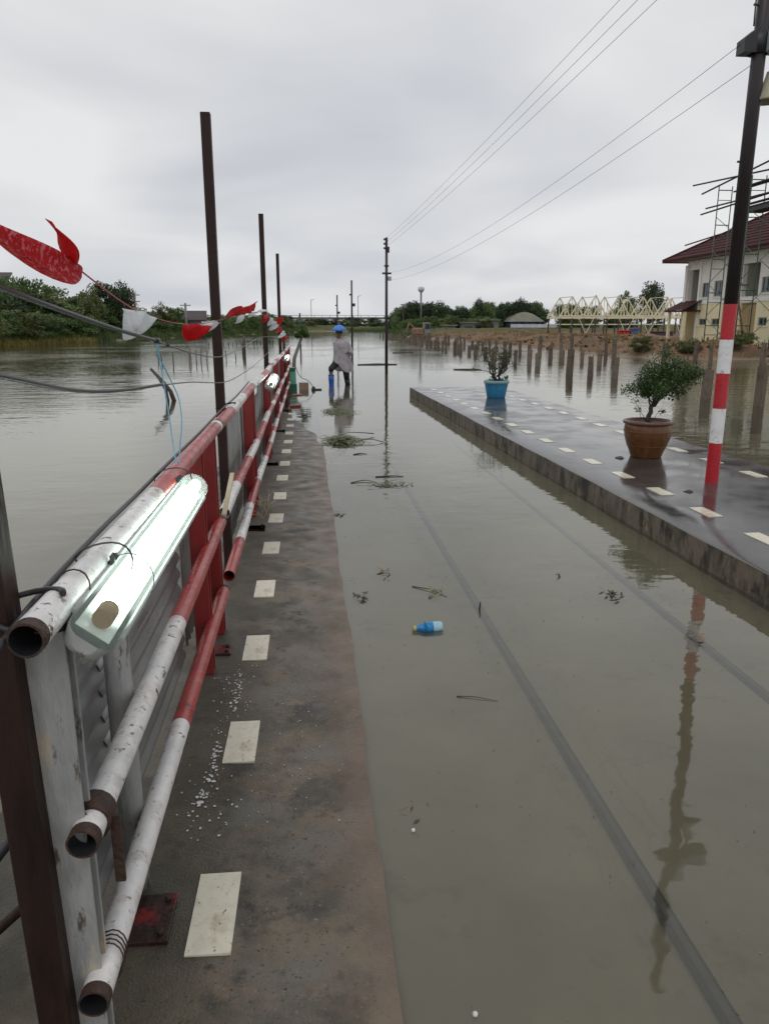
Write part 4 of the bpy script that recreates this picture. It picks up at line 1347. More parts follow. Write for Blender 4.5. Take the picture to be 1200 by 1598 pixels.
# ------------------------------------------------------------------ wading person
def person(x, y):
    base = Vector((x, y, -0.20))
    R = thing('person', 'person in grey rain poncho, blue umbrella hat and blue rubber boots wading in the flood', 'person', base)
    # skeleton; the figure walks towards the camera's left
    J = {}
    def j(n, dx, dy, z, r, r2=None):
        J[n] = (Vector((dx, dy, z)), (r, r2 or r))
    j('pelvis', 0.04, 0.0, 0.86, 0.125, 0.10)
    j('waist', 0.03, 0.0, 1.02, 0.125, 0.095)
    j('chest', 0.02, -0.02, 1.22, 0.15, 0.105)
    j('neckb', 0.0, -0.03, 1.37, 0.075)
    j('neck', -0.01, -0.05, 1.43, 0.05)
    j('jaw', -0.02, -0.075, 1.49, 0.062)
    j('head', -0.015, -0.065, 1.56, 0.08)
    j('crown', -0.01, -0.06, 1.62, 0.062)
    j('lhip', -0.06, -0.01, 0.82, 0.09)
    j('lknee', -0.25, -0.22, 0.62, 0.062)
    j('lank', -0.24, -0.15, 0.14, 0.045)
    j('ltoe', -0.30, -0.30, 0.06, 0.04)
    j('rhip', 0.13, 0.01, 0.82, 0.09)
    j('rknee', 0.17, 0.02, 0.46, 0.06)
    j('rank', 0.22, 0.16, 0.10, 0.045)
    j('rtoe', 0.15, -0.04, 0.04, 0.04)
    j('lsh', -0.13, -0.02, 1.30, 0.05)
    j('lel', -0.12, -0.03, 1.05, 0.042)
    j('lwr', -0.06, -0.10, 0.93, 0.03)
    j('lhand', -0.03, -0.12, 0.93, 0.035)
    j('rsh', 0.18, -0.01, 1.31, 0.055)
    j('rel', 0.26, -0.02, 1.09, 0.042)
    j('rwr', 0.22, -0.20, 1.05, 0.03)
    j('rhand', 0.20, -0.27, 1.06, 0.035)
    E = [('pelvis', 'waist'), ('waist', 'chest'), ('chest', 'neckb'), ('neckb', 'neck'), ('neck', 'jaw'), ('jaw', 'head'), ('head', 'crown'),
         ('pelvis', 'lhip'), ('lhip', 'lknee'), ('lknee', 'lank'), ('lank', 'ltoe'), ('pelvis', 'rhip'), ('rhip', 'rknee'), ('rknee', 'rank'), ('rank', 'rtoe'),
         ('chest', 'lsh'), ('lsh', 'lel'), ('lel', 'lwr'), ('lwr', 'lhand'), ('chest', 'rsh'), ('rsh', 'rel'), ('rel', 'rwr'), ('rwr', 'rhand')]
    names = list(J)
    # fingers
    fing = []
    for hnd, wr in (('lhand', 'lwr'), ('rhand', 'rwr')):
        p = J[hnd][0]
        d = (p - J[wr][0]).normalized()
        for k in range(5):
            s = Vector(((k - 2) * 0.017, 0, 0.004 * k))
            if k == 4:
                s = Vector((0.03, 0.02, 0.02))
            a = p + s + d * 0.03
            b = a + d * (0.03 + 0.006 * (2 - abs(k - 1.5))) + Vector((0, 0, -0.02))
            na, nb = f'{hnd}a{k}', f'{hnd}b{k}'
            J[na] = (a, (0.010, 0.010)); J[nb] = (b, (0.008, 0.008))
            E += [(hnd, na), (na, nb)]
    names = list(J)
    me = bpy.data.meshes.new('body')
    me.from_pydata([tuple(J[n][0]) for n in names], [(names.index(a), names.index(b)) for a, b in E], [])
    o = bpy.data.objects.new('body', me)
    COL.objects.link(o)
    o.parent = R
    sk = o.modifiers.new('skin', 'SKIN')
    me.skin_vertices.new(name='') if not me.skin_vertices else None
    sv = me.skin_vertices[0].data
    for i, n in enumerate(names):
        sv[i].radius = J[n][1]
        sv[i].use_root = (n == 'pelvis')
    sk.use_smooth_shade = True
    o.modifiers.new('sub', 'SUBSURF').render_levels = 2
    me.materials.append(MATS['skin'])
    # face: nose, eyes, mouth as small relief
    hp = J['head'][0] + base
    fdir = Vector((-0.45, -0.89, 0)).normalized()
    sdir = Vector((fdir.y, -fdir.x, 0))
    MB().tube([hp + fdir * 0.070 + Vector((0, 0, 0.01)), hp + fdir * 0.098 - Vector((0, 0, 0.03))], [0.008, 0.014], 8).build('nose', 'skin', R)
    for s in (-1, 1):
        MB().tube([hp + fdir * 0.072 + sdir * 0.03 * s + Vector((0, 0, 0.005)), hp + fdir * 0.082 + sdir * 0.03 * s + Vector((0, 0, 0.005))], 0.009, 8).build('eye', 'dark_metal', R)
        MB().tube([hp + sdir * 0.078 * s + Vector((0, 0, -0.02)), hp + sdir * 0.09 * s + Vector((0, 0, 0.025))], 0.014, 8).build('ear', 'skin', R)
    MB().tube([hp + fdir * 0.068 + sdir * 0.022 - Vector((0, 0, 0.055)), hp + fdir * 0.078 - Vector((0, 0, 0.057)), hp + fdir * 0.068 - sdir * 0.022 - Vector((0, 0, 0.055))], 0.006, 6).build('mouth', 'machine_dark', R)
    hr = MB()
    hr.lathe([(0.09, 0.0), (0.093, 0.04), (0.07, 0.085), (0.0, 0.10)], tuple(hp - fdir * 0.012 + Vector((0, 0, -0.01))), 18)
    hr.build('hair', 'dark_metal', R)
    # poncho
    def w(a, z):
        k = max(0, (1.30 - z) / 0.8)
        return 1 + k * (0.14 * math.sin(5 * a + 1) + 0.09 * math.sin(11 * a + 2))
    prof = [(0.07, 1.45), (0.11, 1.41), (0.195, 1.365), (0.222, 1.31), (0.215, 1.15), (0.215, 0.98), (0.235, 0.8), (0.255, 0.66), (0.25, 0.55)]
    pm = MB()
    nn = 40
    b = len(pm.v)
    for (r, z) in prof:
        sh = (z - 1.0)
        for k in range(nn):
            a = 2 * math.pi * k / nn
            lift = 0.30 * max(0, math.cos(a - math.radians(205))) ** 2 * max(0, (0.9 - z) / 0.35)
            rr = r * w(a, z)
            pm.v.append((base.x + 0.05 - 0.03 * sh + rr * math.cos(a), base.y - 0.03 + 0.85 * rr * math.sin(a), base.z + z + lift))
    for i in range(len(prof) - 1):
        for k in range(nn):
            k2 = (k + 1) % nn
            pm.face((b + i * nn + k, b + i * nn + k2, b + (i + 1) * nn + k2, b + (i + 1) * nn + k), 0, True)
    # sleeve folds over the right elbow
    pm.tube([base + Vector(v) for v in ((0.15, 0, 1.32), (0.24, -0.02, 1.18), (0.285, -0.04, 1.07), (0.25, -0.16, 1.02))], [0.09, 0.085, 0.075, 0.07], 12)
    po = pm.build('poncho', 'poncho', R)
    # trousers over the legs
    tm = MB()
    bp = lambda n: J[n][0] + base
    tm.tube([bp('lhip') + Vector((0.03, 0, .04)), bp('lhip'), bp('lknee') + Vector((0, -.012, 0.02)), bp('lknee') + Vector((0, 0, -0.03))], [0.11, 0.10, 0.078, 0.066], 12)
    tm.tube([bp('rhip') + Vector((-0.03, 0, .04)), bp('rhip'), bp('rknee'), bp('rknee') + Vector((0.005, 0.02, -0.08))], [0.11, 0.105, 0.082, 0.075], 12)
    tm.build('trousers', 'trouser', R)
    for s, mt in (('l', 'boot_blue'), ('r', 'boot_dark')):
        kn, an, to = bp(s + 'knee'), bp(s + 'ank'), bp(s + 'toe')
        top = kn.lerp(an, 0.30)
        bm = MB()
        bm.tube([top, kn.lerp(an, 0.6), an + Vector((0, 0, 0.02)), an + (to - an) * 0.4 + Vector((0, 0, -0.02)), to + Vector((0, 0, 0.01)), to + (to - an) * 0.15], [0.078, 0.074, 0.066, 0.062, 0.052, 0.02], 14)
        bt = bm.build('boot', mt, R)
        MB().tube([top + Vector((0, 0, -0.012)), top + Vector((0, 0, 0.012))], 0.081, 14).build('cuff', mt, bt)
    # umbrella hat
    hm = MB()
    c = hp + Vector((0, 0, 0.09))
    def hw(a, z):
        return 1 + (0.05 * math.cos(8 * a) if z < 0.03 else 0.0)
    hm.lathe([(0.0, 0.125), (0.03, 0.12), (0.09, 0.095), (0.145, 0.045), (0.195, -0.03), (0.185, -0.033), (0.135, 0.035), (0.0, 0.095)], tuple(c), 32, wob=hw)
    ht = hm.build('umbrella_hat', 'hat_blue', R)
    MB().lathe([(0.092, -0.11), (0.094, -0.05), (0.10, 0.0)], tuple(c), 20).build('head_band', 'dark_metal', ht)
    MB().tube([c + Vector((0, 0, 0.11)), c + Vector((0, 0, 0.15))], 0.008, 6).build('tip', 'hat_blue', ht)
person(0.87, 20.5)

# ------------------------------------------------------------------ bin, box and gear at the end of the railing
GB = thing('green_bin', 'small green plastic bin standing against the end of the railing', 'bin', (-0.36, 19.2, -0.03))
MB().box(-0.45, -0.27, 19.1, 19.35, -0.03, 0.14).build('bin_base', 'bin_green', GB)
MB().box(-0.44, -0.29, 19.11, 19.34, 0.14, 0.45).build('bin_body', 'bin_pale', GB)
MB().box(-0.44, -0.30, 19.10, 19.35, 0.45, 0.54).build('lid', 'bin_green', GB)
tag(MB().box(-0.22, 0.02, 19.1, 19.3, -0.03, 0.17).build('carton', 'carton', bevel=0.01), 'soggy brown carton on the flooded platform beside the green bin', 'box')
GR = thing('road_stand', 'black weight on the water with a thin rod leaning up to the railing', 'stand', (0.14, 19.0, 0))
MB().lathe([(0.0, -0.03), (0.06, -0.03), (0.05, 0.05), (0.02, 0.09), (0.0, 0.09)], (0.14, 19.0, 0), 12).build('weight', 'dark_metal', GR)
MB().beam((0.1, 19.0, 0.01), (0.34, 19.0, 0.02), 0.07, 0.03).build('foot', 'dark_metal', GR)
MB().tube(smooth_path([(0.14, 19.0, 0.06), (0.02, 19.0, 0.22), (-0.15, 19.05, 0.30), (-0.22, 19.1, 0.38), (-0.30, 19.2, 0.58)]), 0.008, 5).build('rod', 'dark_metal', GR)
for k, (y, lb) in enumerate(((17.6, 'red plate on the platform edge just before the green bin'), (15.2, 'second red plate lying on the platform, nearer than the green bin'))):
    m = MB()
    z = plat_z(-0.3, y) + 0.012
    m.prism([(-0.36, y - 0.2, z), (-0.14, y - 0.1, z), (-0.17, y + 0.2, z), (-0.36, y + 0.15, z)], (0, 0, 0.03))
    tag(m.build('red_plate', 'red_post_paint'), lb, 'plate')
# sapling tied at the far end of the railing
SG = thing('tied_sapling', 'thin leaning stem with a tuft of green leaves tied at the far railing end', 'plant', (-0.5, 22.5, 0))
MB().tube([(-0.42, 22.0, -0.05), (-0.38, 23.0, 0.6), (-0.16, 24.5, 1.18)], [0.06, 0.055, 0.045], 8).build('stem', 'wet_wood', SG)
rng = np.random.default_rng(3)
V, F = leaf_quads(clump_points(420, [(-0.16, 24.5, 1.30, 0.13), (-0.02, 24.5, 1.25, 0.12), (-0.28, 24.5, 1.24, 0.10), (-0.13, 24.5, 1.44, 0.10)], rng, 1.0) - np.array([-0.5, 22.5, 0]), 0.10, rng)
share('leaf_tuft', np_mesh('leaf_tuft', V, F, 'leaf_bright'), SG)

# ------------------------------------------------------------------ concrete posts in the water at right
def post_mesh(seed):
    rng = np.random.default_rng(seed)
    m = MB()
    w = 0.07
    m.box(-w, w, -w, w, -0.6, 0.82)
    m.tube([(0.03, 0.02, 0.8), (0.035, 0.02, 0.95)], 0.008, 5)
    m.tube([(-0.03, -0.03, 0.8), (-0.04, -0.03, 0.92)], 0.008, 5)
    for i, v in enumerate(m.v[:8]):
        m.v[i] = (v[0] + rng.normal() * 0.012, v[1] + rng.normal() * 0.012, v[2] + (rng.normal() * 0.03 if v[2] > 0 else 0))
    return m.mesh('concrete_post', 'mortar_post')
PM = [post_mesh(s) for s in range(4)]
def cpost(x, y, h, label, group, w=1.0):
    o = share('concrete_post', random.choice(PM), None, (x, y, 0), (random.uniform(-.03, .03), random.uniform(-.03, .03), random.uniform(0, 3)), (w, w, h / 0.82))
    tag(o, label, 'post', group)
special = [(8.95, 14.3, 0.80, 1.2, 'wide weathered concrete post in the water right of the striped pole'),
           (8.78, 16.05, 0.62, 1.2, 'weathered concrete post in the water just left of the striped pole foot'),
           (9.3, 22.4, 0.62, 1.1, 'concrete post in the water just left of the leafy potted tree'),
           (8.9, 23.4, 0.60, 1.1, 'concrete post in the water, second left of the leafy potted tree'),
           (8.6, 24.5, 0.80, 1.1, 'taller concrete post in the water, third left of the leafy potted tree')]
for (x, y, h, w, lb) in special:
    cpost(x, y, h, lb, 'concrete posts nearest the raised platform', w)
lb1 = 'concrete post in the long row standing in water between the track and the dirt bank'
y = 29.0
while y < 98:
    cpost(8.9 + 0.006 * (y - 26) + random.uniform(-.15, .15), y, 0.52 + random.uniform(-.12, .12), 'concrete post in the long water row, ' + ('far end beside the orange digger' if y > 70 else 'middle stretch behind the black pole' if y > 45 else 'near stretch behind the blue pot'), 'front row of concrete posts')
    y += 1.65 + random.uniform(-.25, .25)
lb2 = 'concrete post in the back row close to the red dirt bank'
y = 29.5
while y < 80:
    cpost(11.4 + 0.012 * (y - 30) + random.uniform(-.2, .2), y, 0.62 + random.uniform(-.2, .15), lb2, 'back row of concrete posts')
    y += 1.9 + random.uniform(-.4, .4)
lb3 = 'concrete post at the muddy shore between the leafy potted tree and the yellow house'
for (x, y) in ((13.6, 33), (15.2, 31.5), (14.4, 36), (12.9, 38.2), (16.8, 30.6), (14.6, 41.5), (18.6, 29.8), (20.3, 31.2), (13.9, 45), (17.6, 33.4)):
    cpost(x, y, 0.9 + random.uniform(-.2, .25), lb3, 'concrete posts on the muddy shore')

# ------------------------------------------------------------------ stakes and driftwood in the flood at left
def stake(x, y, h, lean, label, group, r=0.022):
    m = MB().tube([(x, y, -0.4), (x + lean * 0.4, y, h * 0.5), (x + lean, y, h)], [r * 1.1, r, r * 0.8], 6)
    tag(m.build('bamboo_stake', 'wet_wood'), label, 'stake', group)
for (x, y, h) in ((-5.9, 32.2, 0.42), (-5.35, 31.5, 0.52), (-5.05, 33.6, 0.60), (-4.9, 33.3, 0.45), (-4.78, 33.9, 0.50), (-4.55, 33.6, 0.58), (-4.25, 33.2, 0.50), (-4.0, 35, 0.36), (-3.7, 36, 0.42), (-6.2, 33.0, 0.35), (-3.3, 36.4, 0.32)):
    stake(x, y, h, random.uniform(-.1, .1), 'thin bamboo stake in the left flood, in the cluster before the first tall pole', 'near cluster of bamboo stakes')
for i in range(16):
    x = -6.9 + 0.27 * i + random.uniform(-.08, .08)
    stake(x, 56 + i * 0.6, 0.4 + random.uniform(-.12, .2), random.uniform(-.2, .2), 'thin stake in the far uneven row between the first two tall poles', 'far row of stakes', 0.03)
stake(-3.55, 44, 0.95, 0.05, 'taller dark stump post in the left flood beside the second tall pole', 'stump', 0.11)
DW = thing('driftwood', 'forked dark branch sticking out of the left flood below the blue wire', 'branch', (-3.0, 16.6, 0))
MB().tube([(-2.80, 16.6, -0.2), (-2.92, 16.6, 0.20), (-3.08, 16.6, 0.42), (-3.30, 16.6, 0.68)], [0.05, 0.045, 0.04, 0.03], 8).build('stem', 'wet_wood', DW)
MB().tube([(-2.95, 16.5, -0.2), (-3.0, 16.5, 0.25), (-3.14, 16.5, 0.50)], [0.04, 0.035, 0.02], 8).build('limb', 'wet_wood', DW)

# ------------------------------------------------------------------ floating debris
def weed_raft(x, y, lx, ly, h, nb, label, seed):
    rng = np.random.default_rng(seed)
    V, F = [], []
    for i in range(nb):
        u, v = rng.normal(0, 0.38, 2)
        a = rng.uniform(0, 6.28)
        L = rng.uniform(0.08, 0.28)
        z = max(0.004, h * math.exp(-(u * u + v * v) * 2) * rng.uniform(0.1, 1))
        c = Vector((u * lx, v * ly, z))
        d = Vector((math.cos(a), math.sin(a) * 0.7, rng.normal() * 0.12)) * L * 0.5
        s = Vector((-math.sin(a), math.cos(a), rng.normal() * .3)) * 0.006
        k = len(V)
        p0, p1 = c - d, c + d
        mid = c + Vector((0, 0, 0.02))
        for q in (p0 - s, p0 + s, mid + s, mid - s, p1 + s, p1 - s):
            V.append((q.x, q.y, max(q.z, -0.005)))
        F += [(k, k + 1, k + 2, k + 3), (k + 3, k + 2, k + 4, k + 5)]
    o = share('floating_weeds', np_mesh('floating_weeds', np.array(V), np.array(F), 'weed_leaf'), None, (x, y, 0.002))
    tag(o, label, 'weeds')
weed_raft(0.47, 10.45, 0.28, 0.40, 0.08, 300, 'floating heap of cut grass on the flooded track, the nearer one', 1)
weed_raft(0.53, 14.1, 0.32, 0.75, 0.02, 170, 'flat raft of floating grass just in front of the wading person', 2)
weed_raft(0.80, 7.5, 0.34, 0.08, 0.01, 22, 'thin line of floating straw where the nearer rail disappears', 4)
def twig(ctrl, r, mt, label, cat='twig'):
    tag(MB().tube(smooth_path(ctrl, 4), [r * (1 - 0.6 * i / (4 * (len(ctrl) - 1))) for i in range(4 * (len(ctrl) - 1) + 1)], 5).build('twig', mt), label, cat)
twig([(0.95, 11.0, 0.03), (0.75, 10.9, 0.06), (0.55, 10.7, 0.09), (0.40, 10.5, 0.06)], 0.008, 'dark_debris', 'dark twig arching over the floating heap of grass')
twig([(1.02, 10.3, 0.01), (0.85, 10.35, 0.045), (0.66, 10.3, 0.04)], 0.007, 'dark_debris', 'dark twig trailing right of the floating heap of grass')
twig([(0.42, 7.62, 0.004), (0.57, 7.7, 0.012), (0.69, 7.6, 0.004)], 0.007, 'wet_wood', 'pale floating twig left of the straw line')
twig([(0.70, 7.9, 0.004), (0.88, 7.92, 0.008), (1.0, 7.9, 0.004)], 0.009, 'dark_debris', 'short dark floating twig beside the sunken rail end')
twig([(0.55, 9.35, 0.004), (0.64, 9.4, 0.01), (0.72, 9.37, 0.004)], 0.009, 'dark_debris', 'short black floating twig between the straw line and the grass heap')
twig([(0.62, 2.98, 0.003), (0.70, 2.96, 0.006), (0.79, 2.92, 0.002)], 0.003, 'wet_wood', 'hair-thin floating stalk below the blue bottle')
twig([(0.62, 4.42, 0.003), (0.72, 4.34, 0.008), (0.80, 4.22, 0.002)], 0.004, 'dark_debris', 'thin dark stalk floating beyond the blue bottle')
twig([(0.955, 4.02, -0.04), (0.955, 3.99, 0.05)], 0.008, 'rust_dark', 'small stub of iron standing on the sunken rail right of the blue bottle', 'stub')
# floating log by the far pole
tag(MB().tube([(2.0, 30.6, 0.005), (2.8, 30.8, 0.015), (3.6, 30.7, 0.01)], [0.03, 0.04, 0.025], 8).build('floating_log', 'wet_wood'), 'dark floating log at the foot of the nearest black pole in the water', 'log')
tag(MB().tube([(4.8, 43.0, 0.02), (6.0, 43.3, 0.01)], [0.03, 0.025], 8).build('floating_log', 'wet_wood'), 'thin floating log farther out right of the black pole', 'log')
tag(MB().tube([(5.2, 27.0, 0.01), (5.9, 26.8, 0.03), (6.2, 26.9, 0.0)], [0.02, 0.025, 0.015], 8).build('floating_log', 'wet_wood'), 'floating branch beyond the far end of the raised platform', 'log')

def leaf_mat(x, y, s, label, mt, n, seed, cat='leaf'):
    rng = np.random.default_rng(seed)
    m = MB()
    for k in range(n):
        a = rng.uniform(0, 6.28)
        cx, cy = x + rng.normal() * s * 0.5, y + rng.normal() * s * 0.8
        L, w = s * rng.uniform(0.4, 0.8), s * rng.uniform(0.15, 0.3)
        d, q = Vector((math.cos(a), math.sin(a), 0)), Vector((-math.sin(a), math.cos(a), 0))
        c = Vector((cx, cy, 0.006))
        up = Vector((0, 0, 0.01 + 0.3 * s * rng.uniform(0, 1)))
        m.poly([c - d * L, c + q * w + up * .6, c + d * L + up, c - q * w + up * .3])
    tag(m.build('floating_leaf', mt), label, cat)
leaf_mat(0.475, 4.72, 0.055, 'curled brown leaf floating on the flooded track beyond the blue bottle', 'dead_leaf', 4, 2)
leaf_mat(0.485, 4.62, 0.03, 'small dark leaf touching the curled brown leaf', 'dark_debris', 3, 12)
leaf_mat(0.305, 4.25, 0.04, 'dark clump of leaf litter floating near the platform edge', 'dark_debris', 12, 3)
leaf_mat(0.24, 6.35, 0.05, 'black leaf scrap at the platform edge far from the camera', 'dark_debris', 6, 5)
leaf_mat(0.30, 2.22, 0.028, 'small brown leaf floating close to the platform edge below the bottle', 'dead_leaf', 3, 6)
leaf_mat(0.74, 4.32, 0.05, 'yellowish film of plant scraps floating beyond the blue bottle', 'weed_leaf', 9, 7)
leaf_mat(1.82, 4.15, 0.045, 'dark weed tangle caught on the farther rail', 'dark_debris', 14, 8)
leaf_mat(1.98, 3.47, 0.035, 'rusty brown scrap caught on the farther rail by the pole reflection', 'dead_leaf', 5, 9)
leaf_mat(1.60, 4.55, 0.03, 'small dark leaf near the weed tangle on the farther rail', 'dark_debris', 3, 10)
for (x, y, lb) in ((0.36, 1.42, 'white bit of foam near the bottom edge on the flood'), (0.305, 2.10, 'white bit of foam beside the small brown leaf'), (0.26, 8.9, 'white scrap floating at the platform edge far out')):
    tag(MB().lathe([(0, -0.008), (0.006, -0.004), (0.007, 0.003), (0.0, 0.009)], (x, y, 0.003), 8).build('foam_bit', 'plastic_white'), lb, 'foam')
# fine specks, uncountable
rng = np.random.default_rng(21)
P = np.column_stack([rng.uniform(0.22, 2.6, 420), 1.2 + rng.exponential(2.6, 420), np.full(420, 0.0035)])
V, F = leaf_quads(P, 0.008, rng, flat=0.9)
stuff(share('floating_specks', np_mesh('floating_specks', V, F, 'weed_leaf'), None), 'fine plant specks scattered on the flood water over the track', 'specks')

BO = thing('plastic_bottle', 'blue plastic bottle floating on the flooded track', 'bottle', (0.615, 3.74, 0.0))
def bot(x):
    return (0.615 + x, 3.74 + 0.10 * x, 0.012)
MB().tube([bot(v) for v in (0.075, 0.074, 0.055, 0.02, -0.022)], [0.012, 0.026, 0.030, 0.029, 0.029], 16).build('bottle_body', 'bottle_pale', BO)
MB().tube([bot(v) for v in (0.022, -0.022)], 0.0302, 16).build('sleeve', 'bottle_blue', BO)
MB().tube([bot(v) for v in (-0.022, -0.045, -0.062, -0.068)], [0.029, 0.022, 0.014, 0.013], 16).build('shoulder', 'bottle_blue', BO)
MB().tube([bot(v) for v in (-0.067, -0.088)], 0.0155, 12).build('cap', 'bottle_cap', BO)

# dried paint drips on the near platform
rng = np.random.default_rng(17)
m = MB()
def drip(x, y, r):
    n = 7
    z = plat_z(x, y) + 0.0035
    pts = []
    ph = rng.uniform(0, 6)
    for k in range(n):
        a = 2 * math.pi * k / n + ph
        q = r * rng.uniform(0.55, 1.15)
        pts.append((x + q * math.cos(a), y + q * math.sin(a) * rng.uniform(.8, 1.4), z))
    m.poly(pts)
for _ in range(150):
    x = -0.36 + rng.normal() * 0.055
    y = rng.uniform(2.05, 3.3)
    drip(x, y, rng.uniform(0.0012, 0.0055))
for (cx, y0, y1, n) in ((-0.372, 2.35, 2.62, 36), (-0.335, 2.85, 3.2, 30), (-0.385, 2.2, 2.32, 18)):
    for _ in range(n):
        drip(cx + rng.normal() * 0.008, rng.uniform(y0, y1), rng.uniform(0.003, 0.008))
drip(-0.392, 2.24, 0.014)
for _ in range(70):
    drip(-0.12 + rng.normal() * 0.11, rng.uniform(2.1, 3.1), rng.uniform(0.001, 0.003))
stuff(m.build('paint_drips', 'paint_white_spot'), 'white dried paint drips spattered on the platform beside the railing', 'paint drips')
# dry weed tuft under the second railing section
rng = np.random.default_rng(31)
m = MB()
for k in range(26):
    x, y = -0.40 + rng.normal() * 0.035, 6.4 + rng.normal() * 0.25
    z = plat_z(x, y)
    a = rng.uniform(0, 6.28)
    t = Vector((x + 0.09 * math.cos(a), y + 0.12 * math.sin(a), z + rng.uniform(0.05, 0.14)))
    m.tube([(x, y, z), (x + 0.03 * math.cos(a), y, z + (t.z - z) * .6), t], [0.0025, 0.002, 0.001], 4)
tag(m.build('dry_weeds', 'cream_wood'), 'dry straw-coloured weeds growing at the railing foot past the first tall pole', 'weeds')

# ------------------------------------------------------------------ house under construction
WX = 24.0
HB = thing('house', 'two-storey cream and yellow house with dark red roof behind scaffolding', 'house', (WX, 42, 0.2))
YA, YB = 24.0, 47.6          # facade runs along the track
XB = 34.0
Z0, ZM, ZE = 0.2, 2.9, 5.4
def wall_panel(y0, y1, z0, z1, mt):
    MB().box(WX, WX + 0.25, y0, y1, z0, z1).build('wall_panel', mt, HB)
# openings: (y0,y1,z0,z1,type)
OPEN_UP = [(38.55, 39.35, 3.2, 4.0, 'window'), (39.6, 41.2, 3.05, 4.8, 'recess'), (43.2, 44.15, 3.15, 4.05, 'window'), (44.8, 45.55, 3.15, 4.0, 'window'), (45.95, 47.3, 2.95, 4.85, 'recess'), (34.5, 35.6, 3.2, 4.0, 'window'), (30.2, 31.2, 3.2, 4.0, 'window')]
OPEN_LO = [(38.5, 39.3, 1.5, 1.93, 'window'), (39.6, 41.1, 0.25, 2.7, 'door'), (43.2, 44.1, 1.52, 1.9, 'window'), (44.8, 45.6, 1.52, 1.9, 'window'), (45.95, 47.3, 0.25, 2.35, 'recess'), (34.5, 35.6, 1.5, 1.93, 'window'), (30.2, 31.2, 1.5, 1.93, 'window')]
def facade(openings, z0, z1, mt):
    ops = sorted(openings)
    y = YA
    for (a, b, c, d, k) in ops:
        wall_panel(y, a, z0, z1, mt)
        if c > z0 + 0.01:
            wall_panel(a, b, z0, c, mt)
        if d < z1 - 0.01:
            wall_panel(a, b, d, z1, mt)
        y = b
        if k == 'window':
            w = MB()
            t = 0.06
            for q in ((a, b, c, c + t), (a, b, d - t, d), (a, a + t, c + t, d - t), (b - t, b, c + t, d - t), ((a + b) / 2 - t / 2, (a + b) / 2 + t / 2, c + t, d - t)):
                w.box(WX + 0.06, WX + 0.13, *q)
            wo = w.build('window', 'frame_grey', HB)
            mid = (a + b) / 2
            for (p, q) in ((a + t, mid - t / 2), (mid + t / 2, b - t)):
                MB().box(WX + 0.085, WX + 0.105, p, q, c + t, d - t).build('pane', 'glass_dark', wo)
            MB().box(WX - 0.06, WX + 0.05, a - 0.06, b + 0.06, c - 0.08, c - 0.003).build('sill', mt, wo)
        elif k == 'door':
            do = MB().box(WX + 0.14, WX + 0.20, a + 0.02, b - 0.02, c, d - 0.02).build('door', 'wall_tan', HB)
            MB().box(WX + 0.115, WX + 0.138, a + 0.15, (a + b) / 2 - 0.08, c + 0.2, d - 0.25).build('door_leaf', 'wall_tan', do)
            MB().box(WX + 0.115, WX + 0.138, (a + b) / 2 + 0.08, b - 0.15, c + 0.2, d - 0.25).build('door_leaf', 'wall_tan', do)
        else:
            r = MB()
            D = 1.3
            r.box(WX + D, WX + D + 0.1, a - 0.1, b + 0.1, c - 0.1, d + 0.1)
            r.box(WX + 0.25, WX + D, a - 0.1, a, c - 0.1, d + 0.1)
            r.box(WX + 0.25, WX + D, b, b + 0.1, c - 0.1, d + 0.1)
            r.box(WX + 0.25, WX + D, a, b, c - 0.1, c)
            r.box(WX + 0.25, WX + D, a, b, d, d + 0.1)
            r.build('recess', 'wall_shade' if z0 > 1 else 'wall_yellow', HB)
    wall_panel(y, YB, z0, z1, mt)
facade(OPEN_LO, Z0, ZM - 0.08, 'wall_yellow')
facade(OPEN_UP, ZM - 0.08, ZE, 'wall_white')
MB().box(WX + 0.25, XB, YB - 0.25, YB - 0.002, Z0, ZE).build('end_wall', 'wall_yellow', HB)
MB().box(XB - 0.25, XB, YA, YB - 0.26, Z0, ZE).build('back_wall', 'wall_yellow', HB)
MB().box(WX + 0.25, XB - 0.26, YA, YA + 0.25, Z0, ZE).build('end_wall', 'wall_yellow', HB)
MB().box(WX - 0.04, WX - 0.002, YA, YB, ZM - 0.14, ZM - 0.04).build('string_course', 'wall_white', HB)
MB().box(WX - 0.10, WX - 0.004, 41.3, 41.5, Z0, ZE).build('pilaster', 'wall_white', HB)
MB().box(WX - 0.10, WX - 0.004, 45.68, 45.88, Z0, ZE).build('pilaster', 'wall_white', HB)
MB().box(WX - 0.14, WX - 0.004, 47.35, 47.6, Z0, ZE - 0.25).build('pilaster', 'wall_white', HB)
# hip roof with overhang
ov = 1.05
x0, x1, y0, y1 = WX - ov, XB + ov, YA - ov, YB + ov + 0.3
rz, hip = 8.9, (x1 - x0) / 2
xm = (x0 + x1) / 2
roof = MB()
roof.poly([(x0, y0, ZE + 0.12), (xm, y0 + hip, rz), (xm, y1 - hip, rz), (x0, y1, ZE + 0.12)][::-1])
roof.poly([(x0, y1, ZE + 0.12), (xm, y1 - hip, rz), (x1, y1, ZE + 0.12)][::-1])
roof.poly([(x1, y1, ZE + 0.12), (xm, y1 - hip, rz), (xm, y0 + hip, rz), (x1, y0, ZE + 0.12)][::-1])
roof.poly([(x1, y0, ZE + 0.12), (xm, y0 + hip, rz), (x0, y0, ZE + 0.12)][::-1])
rf = roof.build('roof', 'roof_red', HB)
sof = MB()
sof.box(x0 + 0.02, x1 - 0.02, y0 + 0.02, y1 - 0.02, ZE + 0.03, ZE + 0.06)
sof.build('soffit', 'soffit', rf)
fb = MB()
fb.box(x0 - 0.03, x0 + 0.015, y0, y1, ZE - 0.02, ZE + 0.13)
